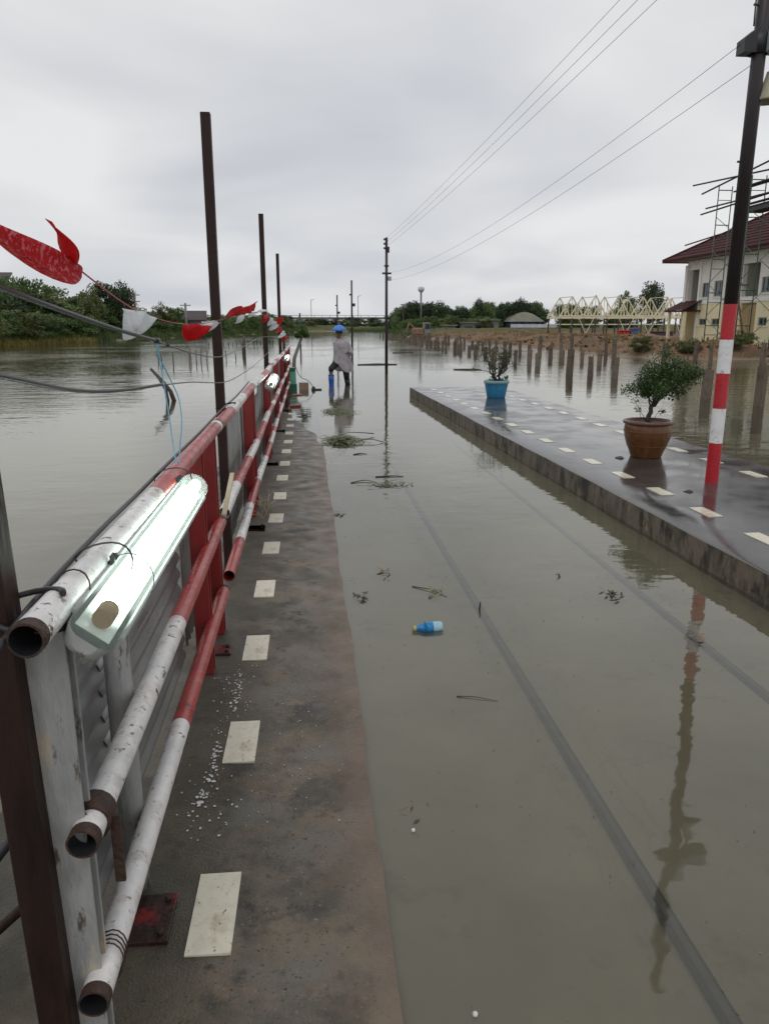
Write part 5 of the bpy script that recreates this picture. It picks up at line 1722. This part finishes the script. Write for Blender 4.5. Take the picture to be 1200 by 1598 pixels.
fb.box(x0, x1, y1 - 0.015, y1 + 0.03, ZE - 0.02, ZE + 0.13)
fb.build('fascia', 'roof_red', rf)
# courses of roof tiles on the slope that faces the track
for k in range(1, 15):
    f = k / 15
    ya, yb = y0 + hip * f, y1 - hip * f
    x, z = x0 + (xm - x0) * f, ZE + 0.12 + (rz - ZE - 0.12) * f
    MB().beam((x, ya, z + 0.012), (x, yb, z + 0.012), 0.05, 0.035).build('tile_course', 'roof_red', rf)
for (p, q) in (((x0, y1, ZE + 0.14), (xm, y1 - hip, rz + 0.03)), ((xm, y1 - hip, rz + 0.03), (xm, y0 + hip, rz + 0.03)), ((x0, y0, ZE + 0.14), (xm, y0 + hip, rz + 0.03))):
    MB().beam(p, q, 0.18, 0.10).build('ridge_cap', 'roof_red', rf)
cn = MB()
cn.poly([(WX - 1.15, 45.4, 2.42), (WX - 0.01, 45.4, 3.0), (WX - 0.01, 47.9, 3.0), (WX - 1.15, 47.9, 2.42)][::-1])
cn.poly([(WX - 1.15, 47.9, 2.42), (WX - 0.01, 47.9, 3.0), (WX - 0.01, 48.7, 2.42)][::-1])
cn.box(WX - 1.15, WX - 0.01, 45.45, 47.9, 2.33, 2.41)
cn.build('porch_roof', 'roof_red', HB)
for y in (45.6, 47.6):
    MB().box(WX - 1.0, WX - 0.85, y - 0.08, y + 0.08, 0.2, 2.33).build('porch_column', 'wall_yellow', HB)

# scaffold along the facade
SC = thing('scaffold', 'green steel tube scaffold with dark planks standing in front of the yellow house', 'scaffold', (22.3, 39, 0.2))
def bar(p, q, nm='tube', mt='scaffold_green', r=0.028):
    MB().tube([p, q], r, 6).build(nm, mt, SC)
XS = (22.0, 22.75)
for y in (41.0, 37.9, 34.9, 32.0):
    for x in XS:
        bar((x, y, 0.0), (x, y, 8.7 if y > 34 else 8.0), 'upright')
    z = 1.5
    while z < 8.8:
        bar((XS[0], y, z), (XS[1], y, z), 'ledger')
        bar((XS[0], y, z - 0.5), (XS[1], y, z - 0.5), 'ledger', r=0.02)
        z += 1.75
for (ya, yb) in ((41.0, 37.9), (37.9, 34.9), (34.9, 32.0)):
    for k in range(4):
        z = 0.3 + 1.75 * k
        bar((XS[0], ya, z), (XS[0], yb, z + 1.6), 'brace', r=0.016)
        bar((XS[0], ya, z + 1.6), (XS[0], yb, z), 'brace', r=0.016)
for (p, q) in (((22.0, 43.9, 9.2), (22.1, 34.0, 8.55)), ((21.9, 42.6, 8.55), (22.5, 33.5, 9.6)), ((22.0, 42.2, 7.75), (22.0, 33.0, 7.6)), ((22.0, 42.7, 7.5), (22.5, 33.0, 7.85)), ((22.4, 40.2, 8.3), (22.4, 33.0, 8.25))):
    bar(p, q, 'pole', 'plank_dark', 0.045)
for (x, ya, yb, z) in ((22.1, 39.0, 31.5, 8.25), (22.4, 38.8, 31.5, 7.45), (22.1, 38.7, 31.0, 7.22), (22.6, 38.6, 31.0, 7.28), (22.5, 39.2, 31.5, 8.32)):
    MB().box(x - 0.14, x + 0.14, yb, ya, z, z + 0.05).build('plank', 'plank_dark', SC)
MB().box(22.0, 22.9, 31.2, 38.3, 7.0, 7.2).build('tarpaulin', 'plank_dark', SC)
MB().box(22.1, 22.7, 39.5, 38.3, 3.52, 3.57).build('plank', 'plank_dark', SC)
bar((22.1, 38.6, 3.9), (21.6, 36.0, -0.2), 'prop', 'scaffold_brown', 0.05)
bar((21.9, 44.0, 6.0), (22.1, 40.5, 6.25), 'pole', 'scaffold_brown', 0.04)

# ------------------------------------------------------------------ yellow roof trusses
TR = thing('roof_trusses', 'pale yellow steel roof trusses on thin posts left of the house', 'roof frame', (29, 71, 0.5))
peaks = [24.1, 26.3, 28.5, 30.8, 33.1, 35.2]
for iy, y in enumerate((69.0, 72.5)):
    MB().beam((22.9, y, 2.15), (36.6, y, 2.15), 0.1, 0.16).build('tie_beam', 'truss_yellow', TR)
    MB().beam((22.9, y, 1.55), (36.6, y, 1.55), 0.06, 0.09).build('tie_beam', 'truss_yellow', TR)
    for i, x in enumerate(peaks):
        h = 1.75 + (0.12 if i in (1, 2) else 0)
        t = MB()
        t.beam((x - 1.12, y, 2.25), (x, y, 2.25 + h), 0.075, 0.1)
        t.beam((x + 1.12, y, 2.25), (x, y, 2.25 + h), 0.075, 0.1)
        t.beam((x - 1.12, y, 2.32), (x + 1.12, y, 2.32), 0.06, 0.08)
        for f in (-0.8, -0.55, -0.28, 0.0, 0.28, 0.55, 0.8):
            t.beam((x + 1.12 * f, y, 2.3), (x + 1.12 * f, y, 2.25 + h * (1 - abs(f))), 0.045, 0.045)
        t.beam((x - 0.6, y, 2.3), (x - 0.25, y, 2.25 + h * 0.75), 0.045)
        t.beam((x + 0.6, y, 2.3), (x + 0.25, y, 2.25 + h * 0.75), 0.045)
        t.build('truss', 'truss_yellow', TR)
for x in peaks:
    MB().beam((x, 69, 4.0), (x, 72.5, 4.0), 0.06).build('purlin', 'truss_yellow', TR)
for k in range(13):
    x = 23.1 + 1.1 * k
    for y in (69.0, 72.5):
        MB().beam((x, y, 0.3), (x, y, 2.1), 0.12).build('column', 'dark_column', TR)
for x in (25.5, 29.3, 31.5, 34.6):
    MB().beam((x - 0.7, 68.9, 2.1), (x, 68.9, 0.7), 0.05).build('knee_brace', 'truss_yellow', TR)
    MB().beam((x + 0.7, 68.9, 2.1), (x, 68.9, 0.7), 0.05).build('knee_brace', 'truss_yellow', TR)

# heaps and goods by the trusses
for (x, y, w, d, h, mt, lb, nm) in ((26.2, 62.0, 0.9, 0.5, 0.6, 'stripe_red', 'bright red crate on the dirt under the yellow trusses', 'crate'),
                                (27.1, 62.0, 0.7, 0.5, 0.75, 'blue_wall', 'blue drum box on the dirt beside the bright red crate', 'crate'),
                                (29.5, 62.0, 1.7, 0.8, 0.5, 'dark_roof', 'low maroon stack of roof sheets under the yellow trusses', 'sheet_stack'),
                                (32.0, 60.0, 1.4, 0.9, 0.9, 'white_wall', 'pale heap of bags beside the yellow house', 'bag_heap')):
    z = gz(x, y) - 0.05
    R = thing(nm, lb, 'crate' if nm == 'crate' else 'stack', (x, y, z))
    MB().box(x - w / 2, x + w / 2, y - d / 2, y + d / 2, z, z + h * 0.82).build('body', mt, R, bevel=0.04)
    MB().box(x - w / 2 - 0.04, x + w / 2 + 0.04, y - d / 2 - 0.04, y + d / 2 + 0.04, z + h * 0.82, z + h).build('top', mt, R, bevel=0.02)

# mound of red soil and small stones on the bank
rng = np.random.default_rng(41)
P = np.column_stack([rng.uniform(14, 24, 1100), rng.uniform(33, 75, 1100)])
Pz = terrain_z(P)[0]
P = np.column_stack([P, Pz + 0.02])[Pz > 0.02]
V, F = leaf_quads(np.array(P), 0.28, rng, flat=0.7, aspect=0.8)
stuff(share('earth_clods', np_mesh('earth_clods', V, F, 'clod'), None), 'scattered red earth clods and rubble on the muddy bank', 'rubble')

# ------------------------------------------------------------------ distant structures
BR = thing('road_bridge', 'long flat grey road bridge crossing the horizon', 'bridge', (8, 300, 0))
MB().box(-110, 60, 297, 306, 3.25, 4.05).build('deck', 'bridge_concrete', BR)
MB().box(-110, 60, 296.8, 296.95, 4.6, 4.75).build('handrail', 'bridge_concrete', BR)
for k in range(58):
    x = -109 + 2.95 * k
    MB().box(x - 0.08, x + 0.08, 296.82, 296.93, 4.05, 4.6).build('baluster', 'bridge_concrete', BR)
for k in range(11):
    x = -100 + 15 * k
    MB().box(x - 0.6, x + 0.6, 299, 304, 0, 3.25).build('pier', 'bridge_concrete', BR)
for (x, h, lb) in ((2.0, 9.0, 'thin street light on the bridge left of the wading person'), (20.0, 10.5, 'thin street light on the bridge right of the wading person')):
    R = thing('street_light', lb, 'street light', (x, 300, 4))
    MB().tube([(x, 300, 4.0), (x, 300, h + 1.5)], 0.12, 6).build('mast', 'bridge_concrete', R)
    MB().beam((x, 300, h + 1.4), (x + 1.2, 300, h + 1.6), 0.15).build('arm', 'bridge_concrete', R)

LT = thing('lamp_mast', 'tall mast with a round white lamp head rising over the right trees', 'lamp', (19.25, 130, 0.8))
MB().tube([(19.25, 130, 0.5), (19.25, 130, 6.9)], 0.16, 8).build('mast', 'grey_shed', LT)
MB().lathe([(0.0, -0.2), (0.3, -0.15), (0.55, 0.2), (0.5, 0.6), (0.0, 0.8)], (19.25, 130, 6.9), 16).build('lamp_head', 'white_wall', LT)
FT = thing('floodlight_mast', 'thin mast carrying grey floodlights left of the round lamp', 'lamp', (16.0, 128, 0.8))
MB().tube([(16.0, 128, 0.5), (16.0, 128, 4.4)], 0.09, 8).build('mast', 'dark_column', FT)
MB().box(15.6, 16.4, 127.8, 128.2, 4.55, 4.75).build('crossbar', 'grey_shed', FT)
for (x, z) in ((15.55, 4.15), (16.25, 4.35), (16.2, 3.75)):
    MB().box(x - 0.22, x + 0.22, 127.7, 128.1, z - 0.2, z + 0.2).build('floodlight', 'grey_shed' if z > 4 else 'dark_metal', FT)

DM = thing('hall', 'low hall with a grey-green hipped roof and blue front behind the dirt bank', 'building', (36.8, 131, 0.8))
MB().box(34.2, 39.5, 128, 134, 0.6, 2.0).build('wall', 'blue_wall', DM)
m = MB()
for a, b in zip([(33.8, 1.95, 0), (34.6, 2.6, .6), (35.6, 3.25, 1.2), (36.4, 3.5, 1.6)], [(34.6, 2.6, .6), (35.6, 3.25, 1.2), (36.4, 3.5, 1.6), (36.9, 3.55, 1.8)]):
    for sgn in (1, -1):
        p, q = (36.9 + sgn * (a[0] - 36.9)), (36.9 + sgn * (b[0] - 36.9))
        m.poly([(p, 127.6 + a[2], a[1]), (q, 127.6 + b[2], b[1]), (q, 134.4 - b[2], b[1]), (p, 134.4 - a[2], a[1])])
        m.poly([(p, 127.6 + a[2], a[1]), (q, 127.6 + b[2], b[1]), (36.9, 127.6 + b[2], b[1]), (36.9, 127.6 + a[2], a[1])])
m.build('roof', 'dome_roof', DM)
for x in (35, 36.3, 37.6, 38.8):
    MB().box(x - 0.3, x + 0.3, 127.9, 127.97, 1.2, 1.8).build('window', 'glass_dark', DM)
SB = thing('site_hoarding', 'long low white hoarding with blue panels in front of the hall', 'hoarding', (37, 112, 0.6))
for k in range(7):
    x = 30.0 + 1.0 * k
    MB().box(x, x + 0.96, 112, 112.1, 1.05, 1.55).build('panel', 'white_wall', SB)
    MB().box(x + 0.02, x + 0.94, 111.95, 112.0, 0.55, 1.0).build('lower_panel', 'blue_wall' if k < 3 else 'dark_column', SB)
MB().box(29.8, 37.2, 112.1, 112.25, 0.4, 1.04).build('backing', 'dark_column', SB)
for (x, y, w, h, lb) in ((24.9, 118, 2.6, 1.7, 'low grey shed left of the hall, the one with the flat roof'), (28.4, 119, 3.0, 2.1, 'low brown-grey shed touching the left side of the hoarding'), (21.8, 117, 1.9, 1.3, 'tiny dark shed at the left end of the sheds')):
    R = thing('shed', lb, 'shed', (x, y, 0.7))
    MB().box(x - w / 2, x + w / 2, y, y + 3, 0.4, h).build('wall', 'grey_shed', R)
    MB().box(x - w / 2 - 0.2, x + w / 2 + 0.2, y - 0.3, y + 3.2, h, h + 0.18).build('roof', 'grey_shed', R)
    MB().box(x - w / 4, x + w / 4, y - 0.02, y - 0.002, 0.4, h * 0.75).build('door', 'dark_column', R)

# small orange digger near the end of the post row
DG = thing('small_digger', 'small rusty orange digger standing in the water by the far end of the post row', 'digger', (13.0, 88, 0))
MB().box(12.1, 13.3, 87.3, 88.7, 0.35, 1.15).build('engine_cover', 'machine_orange', DG, bevel=0.15)
cab = MB().box(13.35, 14.1, 87.4, 88.6, 0.5, 1.75).build('cab', 'grey_shed', DG, bevel=0.06)
MB().box(13.45, 14.0, 87.36, 87.395, 1.05, 1.6).build('window', 'glass_dark', cab)
for y in (87.3, 88.7):
    MB().box(11.95, 14.1, y - 0.2, y + 0.2, -0.15, 0.36).build('track', 'machine_dark', DG, bevel=0.1)
MB().beam((12.4, 88, 1.0), (11.7, 88, 1.75), 0.18).build('boom', 'machine_orange', DG)
MB().beam((11.7, 88, 1.75), (11.35, 88, 0.7), 0.14).build('stick', 'machine_orange', DG)
MB().box(11.1, 11.55, 87.75, 88.25, 0.3, 0.75).build('bucket', 'machine_dark', DG)

def small_house(x, y, w, h, rh, z, lb):
    R = thing('house', lb, 'house', (x, y, z))
    MB().box(x - w / 2, x + w / 2, y, y + 5, z, z + h).build('wall', 'grey_shed', R)
    MB().prism([(x - w / 2 - 0.3, y - 0.5, z + h), (x + w / 2 + 0.3, y - 0.5, z + h), (x + w / 2, y + 2.3, z + h + rh), (x - w / 2, y + 2.3, z + h + rh)], (0, 0.01, -0.12)).build('roof', 'dark_roof', R)
    for k in (-0.25, 0.25):
        MB().box(x + k * w - 0.3, x + k * w + 0.3, y - 0.03, y - 0.002, z + h * 0.4, z + h * 0.8).build('window', 'glass_dark', R)
small_house(-14.2, 100, 2.9, 1.3, 1.15, 0.8, 'dark roofed house showing above the left bank shrubs beside the first tall pole')
small_house(-34.5, 88, 5.0, 4.9, 1.2, 1.0, 'dark roofed house peeking over the trees at the far left edge')

def power_pole(x, y, top, lb, arms=2):
    R = thing('utility_pole', lb, 'pole', (x, y, gz(x, y)))
    MB().tube([(x, y, 0.3), (x, y, top)], [0.16, 0.12], 8).build('pole_shaft', 'grey_shed', R)
    for k in range(arms):
        MB().beam((x - 0.6, y, top - 0.25 - 0.7 * k), (x + 0.6, y, top - 0.25 - 0.7 * k), 0.1).build('crossarm', 'grey_shed', R)
power_pole(-19.2, 90.5, 5.0, 'grey power pole with two crossarms above the white flag on the left bank')
power_pole(-13.7, 91, 3.9, 'short grey pole in front of the dark roofed house on the left bank', 1)

# ------------------------------------------------------------------ trees and shrubs
def crown_mesh(seed, n, leaf, mt, shape):
    rng = np.random.default_rng(seed)
    cl = []
    for _ in range(shape['k']):
        a, u = rng.uniform(0, 6.28), rng.uniform(0, 1) ** 0.5
        z = rng.uniform(shape['z0'], shape['z1'])
        wid = shape['w'] * math.sin(math.pi * min(0.97, max(0.12, (z - shape['z0'] + 0.12) / (shape['z1'] - shape['z0'] + 0.2)))) ** 0.6
        cl.append((u * wid * math.cos(a), u * wid * math.sin(a), z, rng.uniform(0.10, 0.22) * shape.get('r', 1)))
    P = clump_points(n, cl, rng, 1.0)
    V, F = leaf_quads(P, leaf, rng)
    return np_mesh('crown', V, F, mt)
SHR = {'k': 34, 'z0': 0.08, 'z1': 0.88, 'w': 0.52, 'r': 1.0}
TRE = {'k': 30, 'z0': 0.36, 'z1': 0.92, 'w': 0.40, 'r': 0.95}
UMB = {'k': 16, 'z0': 0.66, 'z1': 0.92, 'w': 0.42, 'r': 0.75}
CON = {'k': 24, 'z0': 0.1, 'z1': 0.93, 'w': 0.17, 'r': 0.7}
CR = {}
for nm, shp, n, leaf in (('shrub', SHR, 3800, 0.062), ('tree', TRE, 3600, 0.056), ('umbrella', UMB, 1300, 0.05), ('slim', CON, 1500, 0.045)):
    for mt in ('leaf_dark', 'leaf_mid', 'leaf_olive'):
        CR[nm, mt] = [crown_mesh(hash_ + 100 * len(mt), n, leaf, mt, shp) for hash_ in ((1, 2) if nm in ('shrub', 'tree') else (3,))]
CR['tree', 'leaf_bright'] = [crown_mesh(77, 2600, 0.05, 'leaf_bright', TRE)]
CR['tree', 'leaf_rust'] = [crown_mesh(78, 700, 0.05, 'leaf_rust', TRE)]
def trunk_mesh(seed, top, r):
    rng = np.random.default_rng(seed)
    m = MB()
    a = branch(m, (0, 0, -0.05), (0.03, 0.02, top), r, r * 0.5, rng, 6, 0.05)
    for _ in range(6):
        s = a[rng.integers(3, 7)]
        e = s + Vector((rng.normal() * 0.18, rng.normal() * 0.18, rng.uniform(0.12, 0.3)))
        branch(m, s, e, r * 0.4, r * 0.12, rng, 4, 0.1)
    return m.mesh('trunk', 'bark')
TK = {'shrub': trunk_mesh(1, 0.4, 0.02), 'tree': trunk_mesh(2, 0.55, 0.03), 'umbrella': trunk_mesh(3, 0.72, 0.022), 'slim': trunk_mesh(4, 0.7, 0.018)}
def plant(kind, x, y, h, w, mt, label, cat, group=None):
    z = max(gz(x, y), 0) - 0.05
    R = thing('shrub' if cat == 'shrub' else 'tree', label, cat, (x, y, z), group, random.uniform(0, 6.28))
    share('crown', random.choice(CR[kind, mt]), R, scale=(w, w, h))
    share('trunk', TK[kind], R, scale=(h * 0.8, h * 0.8, h))
    return R
def shore_left(y):
    pts = SHORE[2:10]
    return float(np.interp(y, pts[:, 1], pts[:, 0]))
rnd = random.Random(4)
LBL = {'leaf_dark': 'dark green shrub in the dense thicket along the left bank', 'leaf_mid': 'mid green shrub in the dense thicket along the left bank', 'leaf_olive': 'olive yellowish shrub in the dense thicket along the left bank'}
def zone_left(y, row, lb):
    z = ('left of the white flag' if y < 78 else 'just left of the first pole' if y < 104 else 'right of the first pole')
    r = ('at the waterline', 'in the middle', 'at the back')[row]
    return {'leaf_dark': 'dark green', 'leaf_mid': 'mid green', 'leaf_olive': 'olive'}[lb] + ' shrub ' + r + ' of the left thicket, ' + z
def bank_h(y):
    return float(np.interp(y, [45, 58, 75, 84, 92, 105, 125, 165], [4.0, 3.7, 3.7, 3.2, 2.4, 1.9, 1.8, 1.9]))
y = 50.0
while y < 168:
    for row in range(3):
        yy = y + rnd.uniform(-1.2, 1.2)
        x = shore_left(yy) - 1.0 - row * 2.6 - rnd.uniform(0, 1.2)
        mt = rnd.choice(['leaf_mid', 'leaf_dark', 'leaf_olive', 'leaf_mid'] if row else ['leaf_mid', 'leaf_mid', 'leaf_olive', 'leaf_mid'])
        h = bank_h(yy) * (0.62 + 0.24 * row) * rnd.uniform(0.8, 1.15)
        plant('shrub', x, yy, h, h * rnd.uniform(1.2, 1.6) + 0.9, mt, zone_left(yy, row, mt), 'shrub', 'left bank thicket')
    y += 2.9 if y < 100 else 4.2
TL = 'tree'
plant('tree', -24.6, 72, 4.6, 4.2, 'leaf_mid', 'broad mid green tree above the black cable at the left edge', TL)
plant('tree', -20.8, 79, 4.5, 3.6, 'leaf_olive', 'light bushy tree left of the two dark trees on the left bank', TL)
plant('tree', -21.3, 86, 5.1, 3.6, 'leaf_dark', 'left one of two dark trees under the bunting string on the left bank', TL)
plant('tree', -19.4, 84.5, 5.0, 4.2, 'leaf_dark', 'right one of two dark trees under the bunting string on the left bank', TL)
plant('tree', -18.6, 85.5, 4.8, 2.6, 'leaf_rust', 'tree with rusty brown leaves at the right of the two dark trees', TL)
plant('umbrella', -29.2, 80, 4.9, 2.6, 'leaf_mid', 'small flat-topped tree standing clear above the left bank', TL)
plant('tree', -31.5, 76, 4.6, 3.4, 'leaf_dark', 'dark tree below the roof at the far left edge', TL)
plant('tree', -17.3, 98, 3.4, 3.4, 'leaf_olive', 'small rounded tree just left of the dark roofed house', TL)
plant('tree', -15.8, 99, 3.0, 2.6, 'leaf_mid', 'small tree touching the dark roofed house on its left', TL)
for (x, y, h) in ((-10, 118, 2.6), (-8.6, 128, 2.8), (-7, 140, 3.0), (-4.6, 152, 2.8), (-12, 112, 2.6)):
    plant('tree', x, y, h, h * 1.2, 'leaf_mid', 'low tree at the narrow far end of the left bank', TL, 'low trees at the far end of the left bank')
# far scrub below the bridge
for i in range(26):
    x = -9 + 1.35 * i + rnd.uniform(-.5, .5)
    yy = 176 + rnd.uniform(0, 14)
    mt = rnd.choice(['leaf_mid', 'leaf_olive', 'leaf_dark'])
    h = rnd.uniform(1.2, 1.9)
    plant('shrub', x, yy, h, h * 2.0, mt, 'small shrub on the far shore under the bridge', 'shrub', 'far shore shrubs under the bridge')
for i in range(24):
    x = -60 + 5.0 * i + rnd.uniform(-2, 2)
    if -4 < x < 16:
        continue
    h = rnd.uniform(2.6, 3.6)
    plant('tree', x, 280 + rnd.uniform(-30, 8), h, h * 1.8, 'leaf_dark', 'distant tree in the belt before the bridge', TL, 'distant trees before the bridge')
# right-hand wood
tops = [(614, 4.0), (640, 4.9)]
for i in range(44):
    x = 16.0 + 0.62 * i + rnd.uniform(-.7, .7)
    yy = 134 + rnd.uniform(-4, 14)
    base = float(np.interp(x, [16, 19, 21, 24, 28, 32, 37, 43], [3.5, 4.6, 4.5, 3.6, 3.4, 4.0, 4.2, 4.2]))
    mt = rnd.choice(['leaf_dark', 'leaf_dark', 'leaf_mid'])
    plant(rnd.choice(['tree', 'shrub', 'shrub']), x, yy, base * rnd.uniform(0.92, 1.2), rnd.uniform(3.2, 4.6), mt, ('leafy tree in the dark wood around the round lamp mast' if x < 22 else 'leafy tree in the dark wood left of the two slim trees' if x < 29 else 'leafy tree in the dark wood behind the hall and sheds'), TL, 'dark wood on the right bank')
for i in range(30):
    x = 15.0 + 0.55 * i + rnd.uniform(-.5, .5)
    yy = 122 + rnd.uniform(-4, 5)
    mt = rnd.choice(['leaf_mid', 'leaf_olive', 'leaf_mid'])
    h = rnd.uniform(1.3, 2.2)
    plant('shrub', x, yy, h, h * 1.6, mt, 'low shrub at the foot of the dark wood on the right bank', 'shrub', 'shrubs before the right-hand wood')
plant('slim', 29.3, 131, 5.4, 3.2, 'leaf_dark', 'slim dark tree standing up out of the right-hand wood', TL)
plant('slim', 29.9, 131.5, 4.9, 2.8, 'leaf_dark', 'second slim dark tree, just right of the first in the wood', TL)
plant('tree', 37.5, 112, 3.6, 4.4, 'leaf_bright', 'bright green rounded tree just left of the yellow trusses', TL)
plant('tree', 39.4, 114, 3.7, 4.0, 'leaf_bright', 'bright green tree half hidden by the yellow trusses', TL)
plant('tree', 35.6, 78, 5.2, 3.2, 'leaf_dark', 'dark tree beside the upper left corner of the yellow house', TL)
plant('tree', 33.4, 79, 4.3, 2.4, 'leaf_mid', 'smaller tree behind the right end of the yellow trusses', TL)
for i in range(9):
    plant('shrub', 40 + 1.7 * i, 116 + rnd.uniform(-2, 8), rnd.uniform(3.0, 4.2), 3.4, rnd.choice(['leaf_dark', 'leaf_mid']), 'tree behind the yellow trusses', TL, 'trees behind the yellow trusses')
for (x, y) in ((16.4, 36.5), (18.4, 35.4), (20.2, 35.0), (23.3, 36.2), (21.6, 36.6)):
    plant('shrub', x, y, rnd.uniform(0.5, 0.8), 1.3, 'leaf_olive', 'low olive weed clump on the muddy shore under the house', 'shrub', 'weed clumps on the muddy shore')

# reeds and grass on the banks (uncountable)
def blades(name, pts, hmin, hmax, mt, label, seed, w=0.05, dry=False):
    rng = np.random.default_rng(seed)
    P = np.array(pts)
    z = terrain_z(P)[0]
    P = np.column_stack([P, np.maximum(z, 0) - 0.03])
    if dry:
        P = P[z > 0.03]
    n = len(P)
    h = rng.uniform(hmin, hmax, n)
    a = rng.uniform(0, 6.28, n)
    s = np.stack([np.cos(a), np.sin(a), np.zeros(n)], 1) * w
    lean = np.stack([rng.normal(size=n) * 0.25, rng.normal(size=n) * 0.25, np.ones(n)], 1) * h[:, None]
    V = np.stack([P - s, P + s, P + lean * 0.6 + s * 0.6, P + lean * 0.6 - s * 0.6, P + lean + s * 0.1, P + lean - s * 0.1], 1).reshape(-1, 3)
    k = np.arange(n)[:, None] * 6
    F = np.vstack([k + np.array([0, 1, 2, 3]), k + np.array([3, 2, 4, 5])])
    stuff(share(name, np_mesh(name, V, F, mt), None), label, 'grass')
rng = np.random.default_rng(6)
pts = []
for _ in range(5200):
    y = rng.uniform(46, 165)
    x = shore_left(y) - rng.exponential(0.7) + 0.15
    pts.append((x, y))
blades('bank_grass', pts, 0.3, 0.8, 'grass_leaf', 'green grass fringing the left bank waterline', 1)
pts = []
for _ in range(3600):
    y = rng.uniform(50, 74)
    x = shore_left(y) - rng.exponential(0.45) + 0.3
    pts.append((x, y))
blades('reeds', pts, 0.22, 0.5, 'reed_leaf', 'yellowish reeds at the waterline of the left bank', 2)
pts = []
for _ in range(4200):
    y = rng.uniform(96, 172)
    x = float(np.interp(y, [96, 122, 150, 172], [12.4, 14.0, 15.0, 9.0])) + rng.exponential(1.2) - 0.2
    pts.append((x, y))
blades('bank_grass', pts, 0.3, 0.75, 'grass_leaf', 'rough grass along the right bank before the wood', 3)
pts = []
for _ in range(2600):
    pts.append((rng.uniform(13, 24), rng.uniform(32, 90)))
blades('bank_grass', pts, 0.15, 0.4, 'reed_leaf', 'dry weeds scattered on the red dirt bank', 4, 0.03, True)
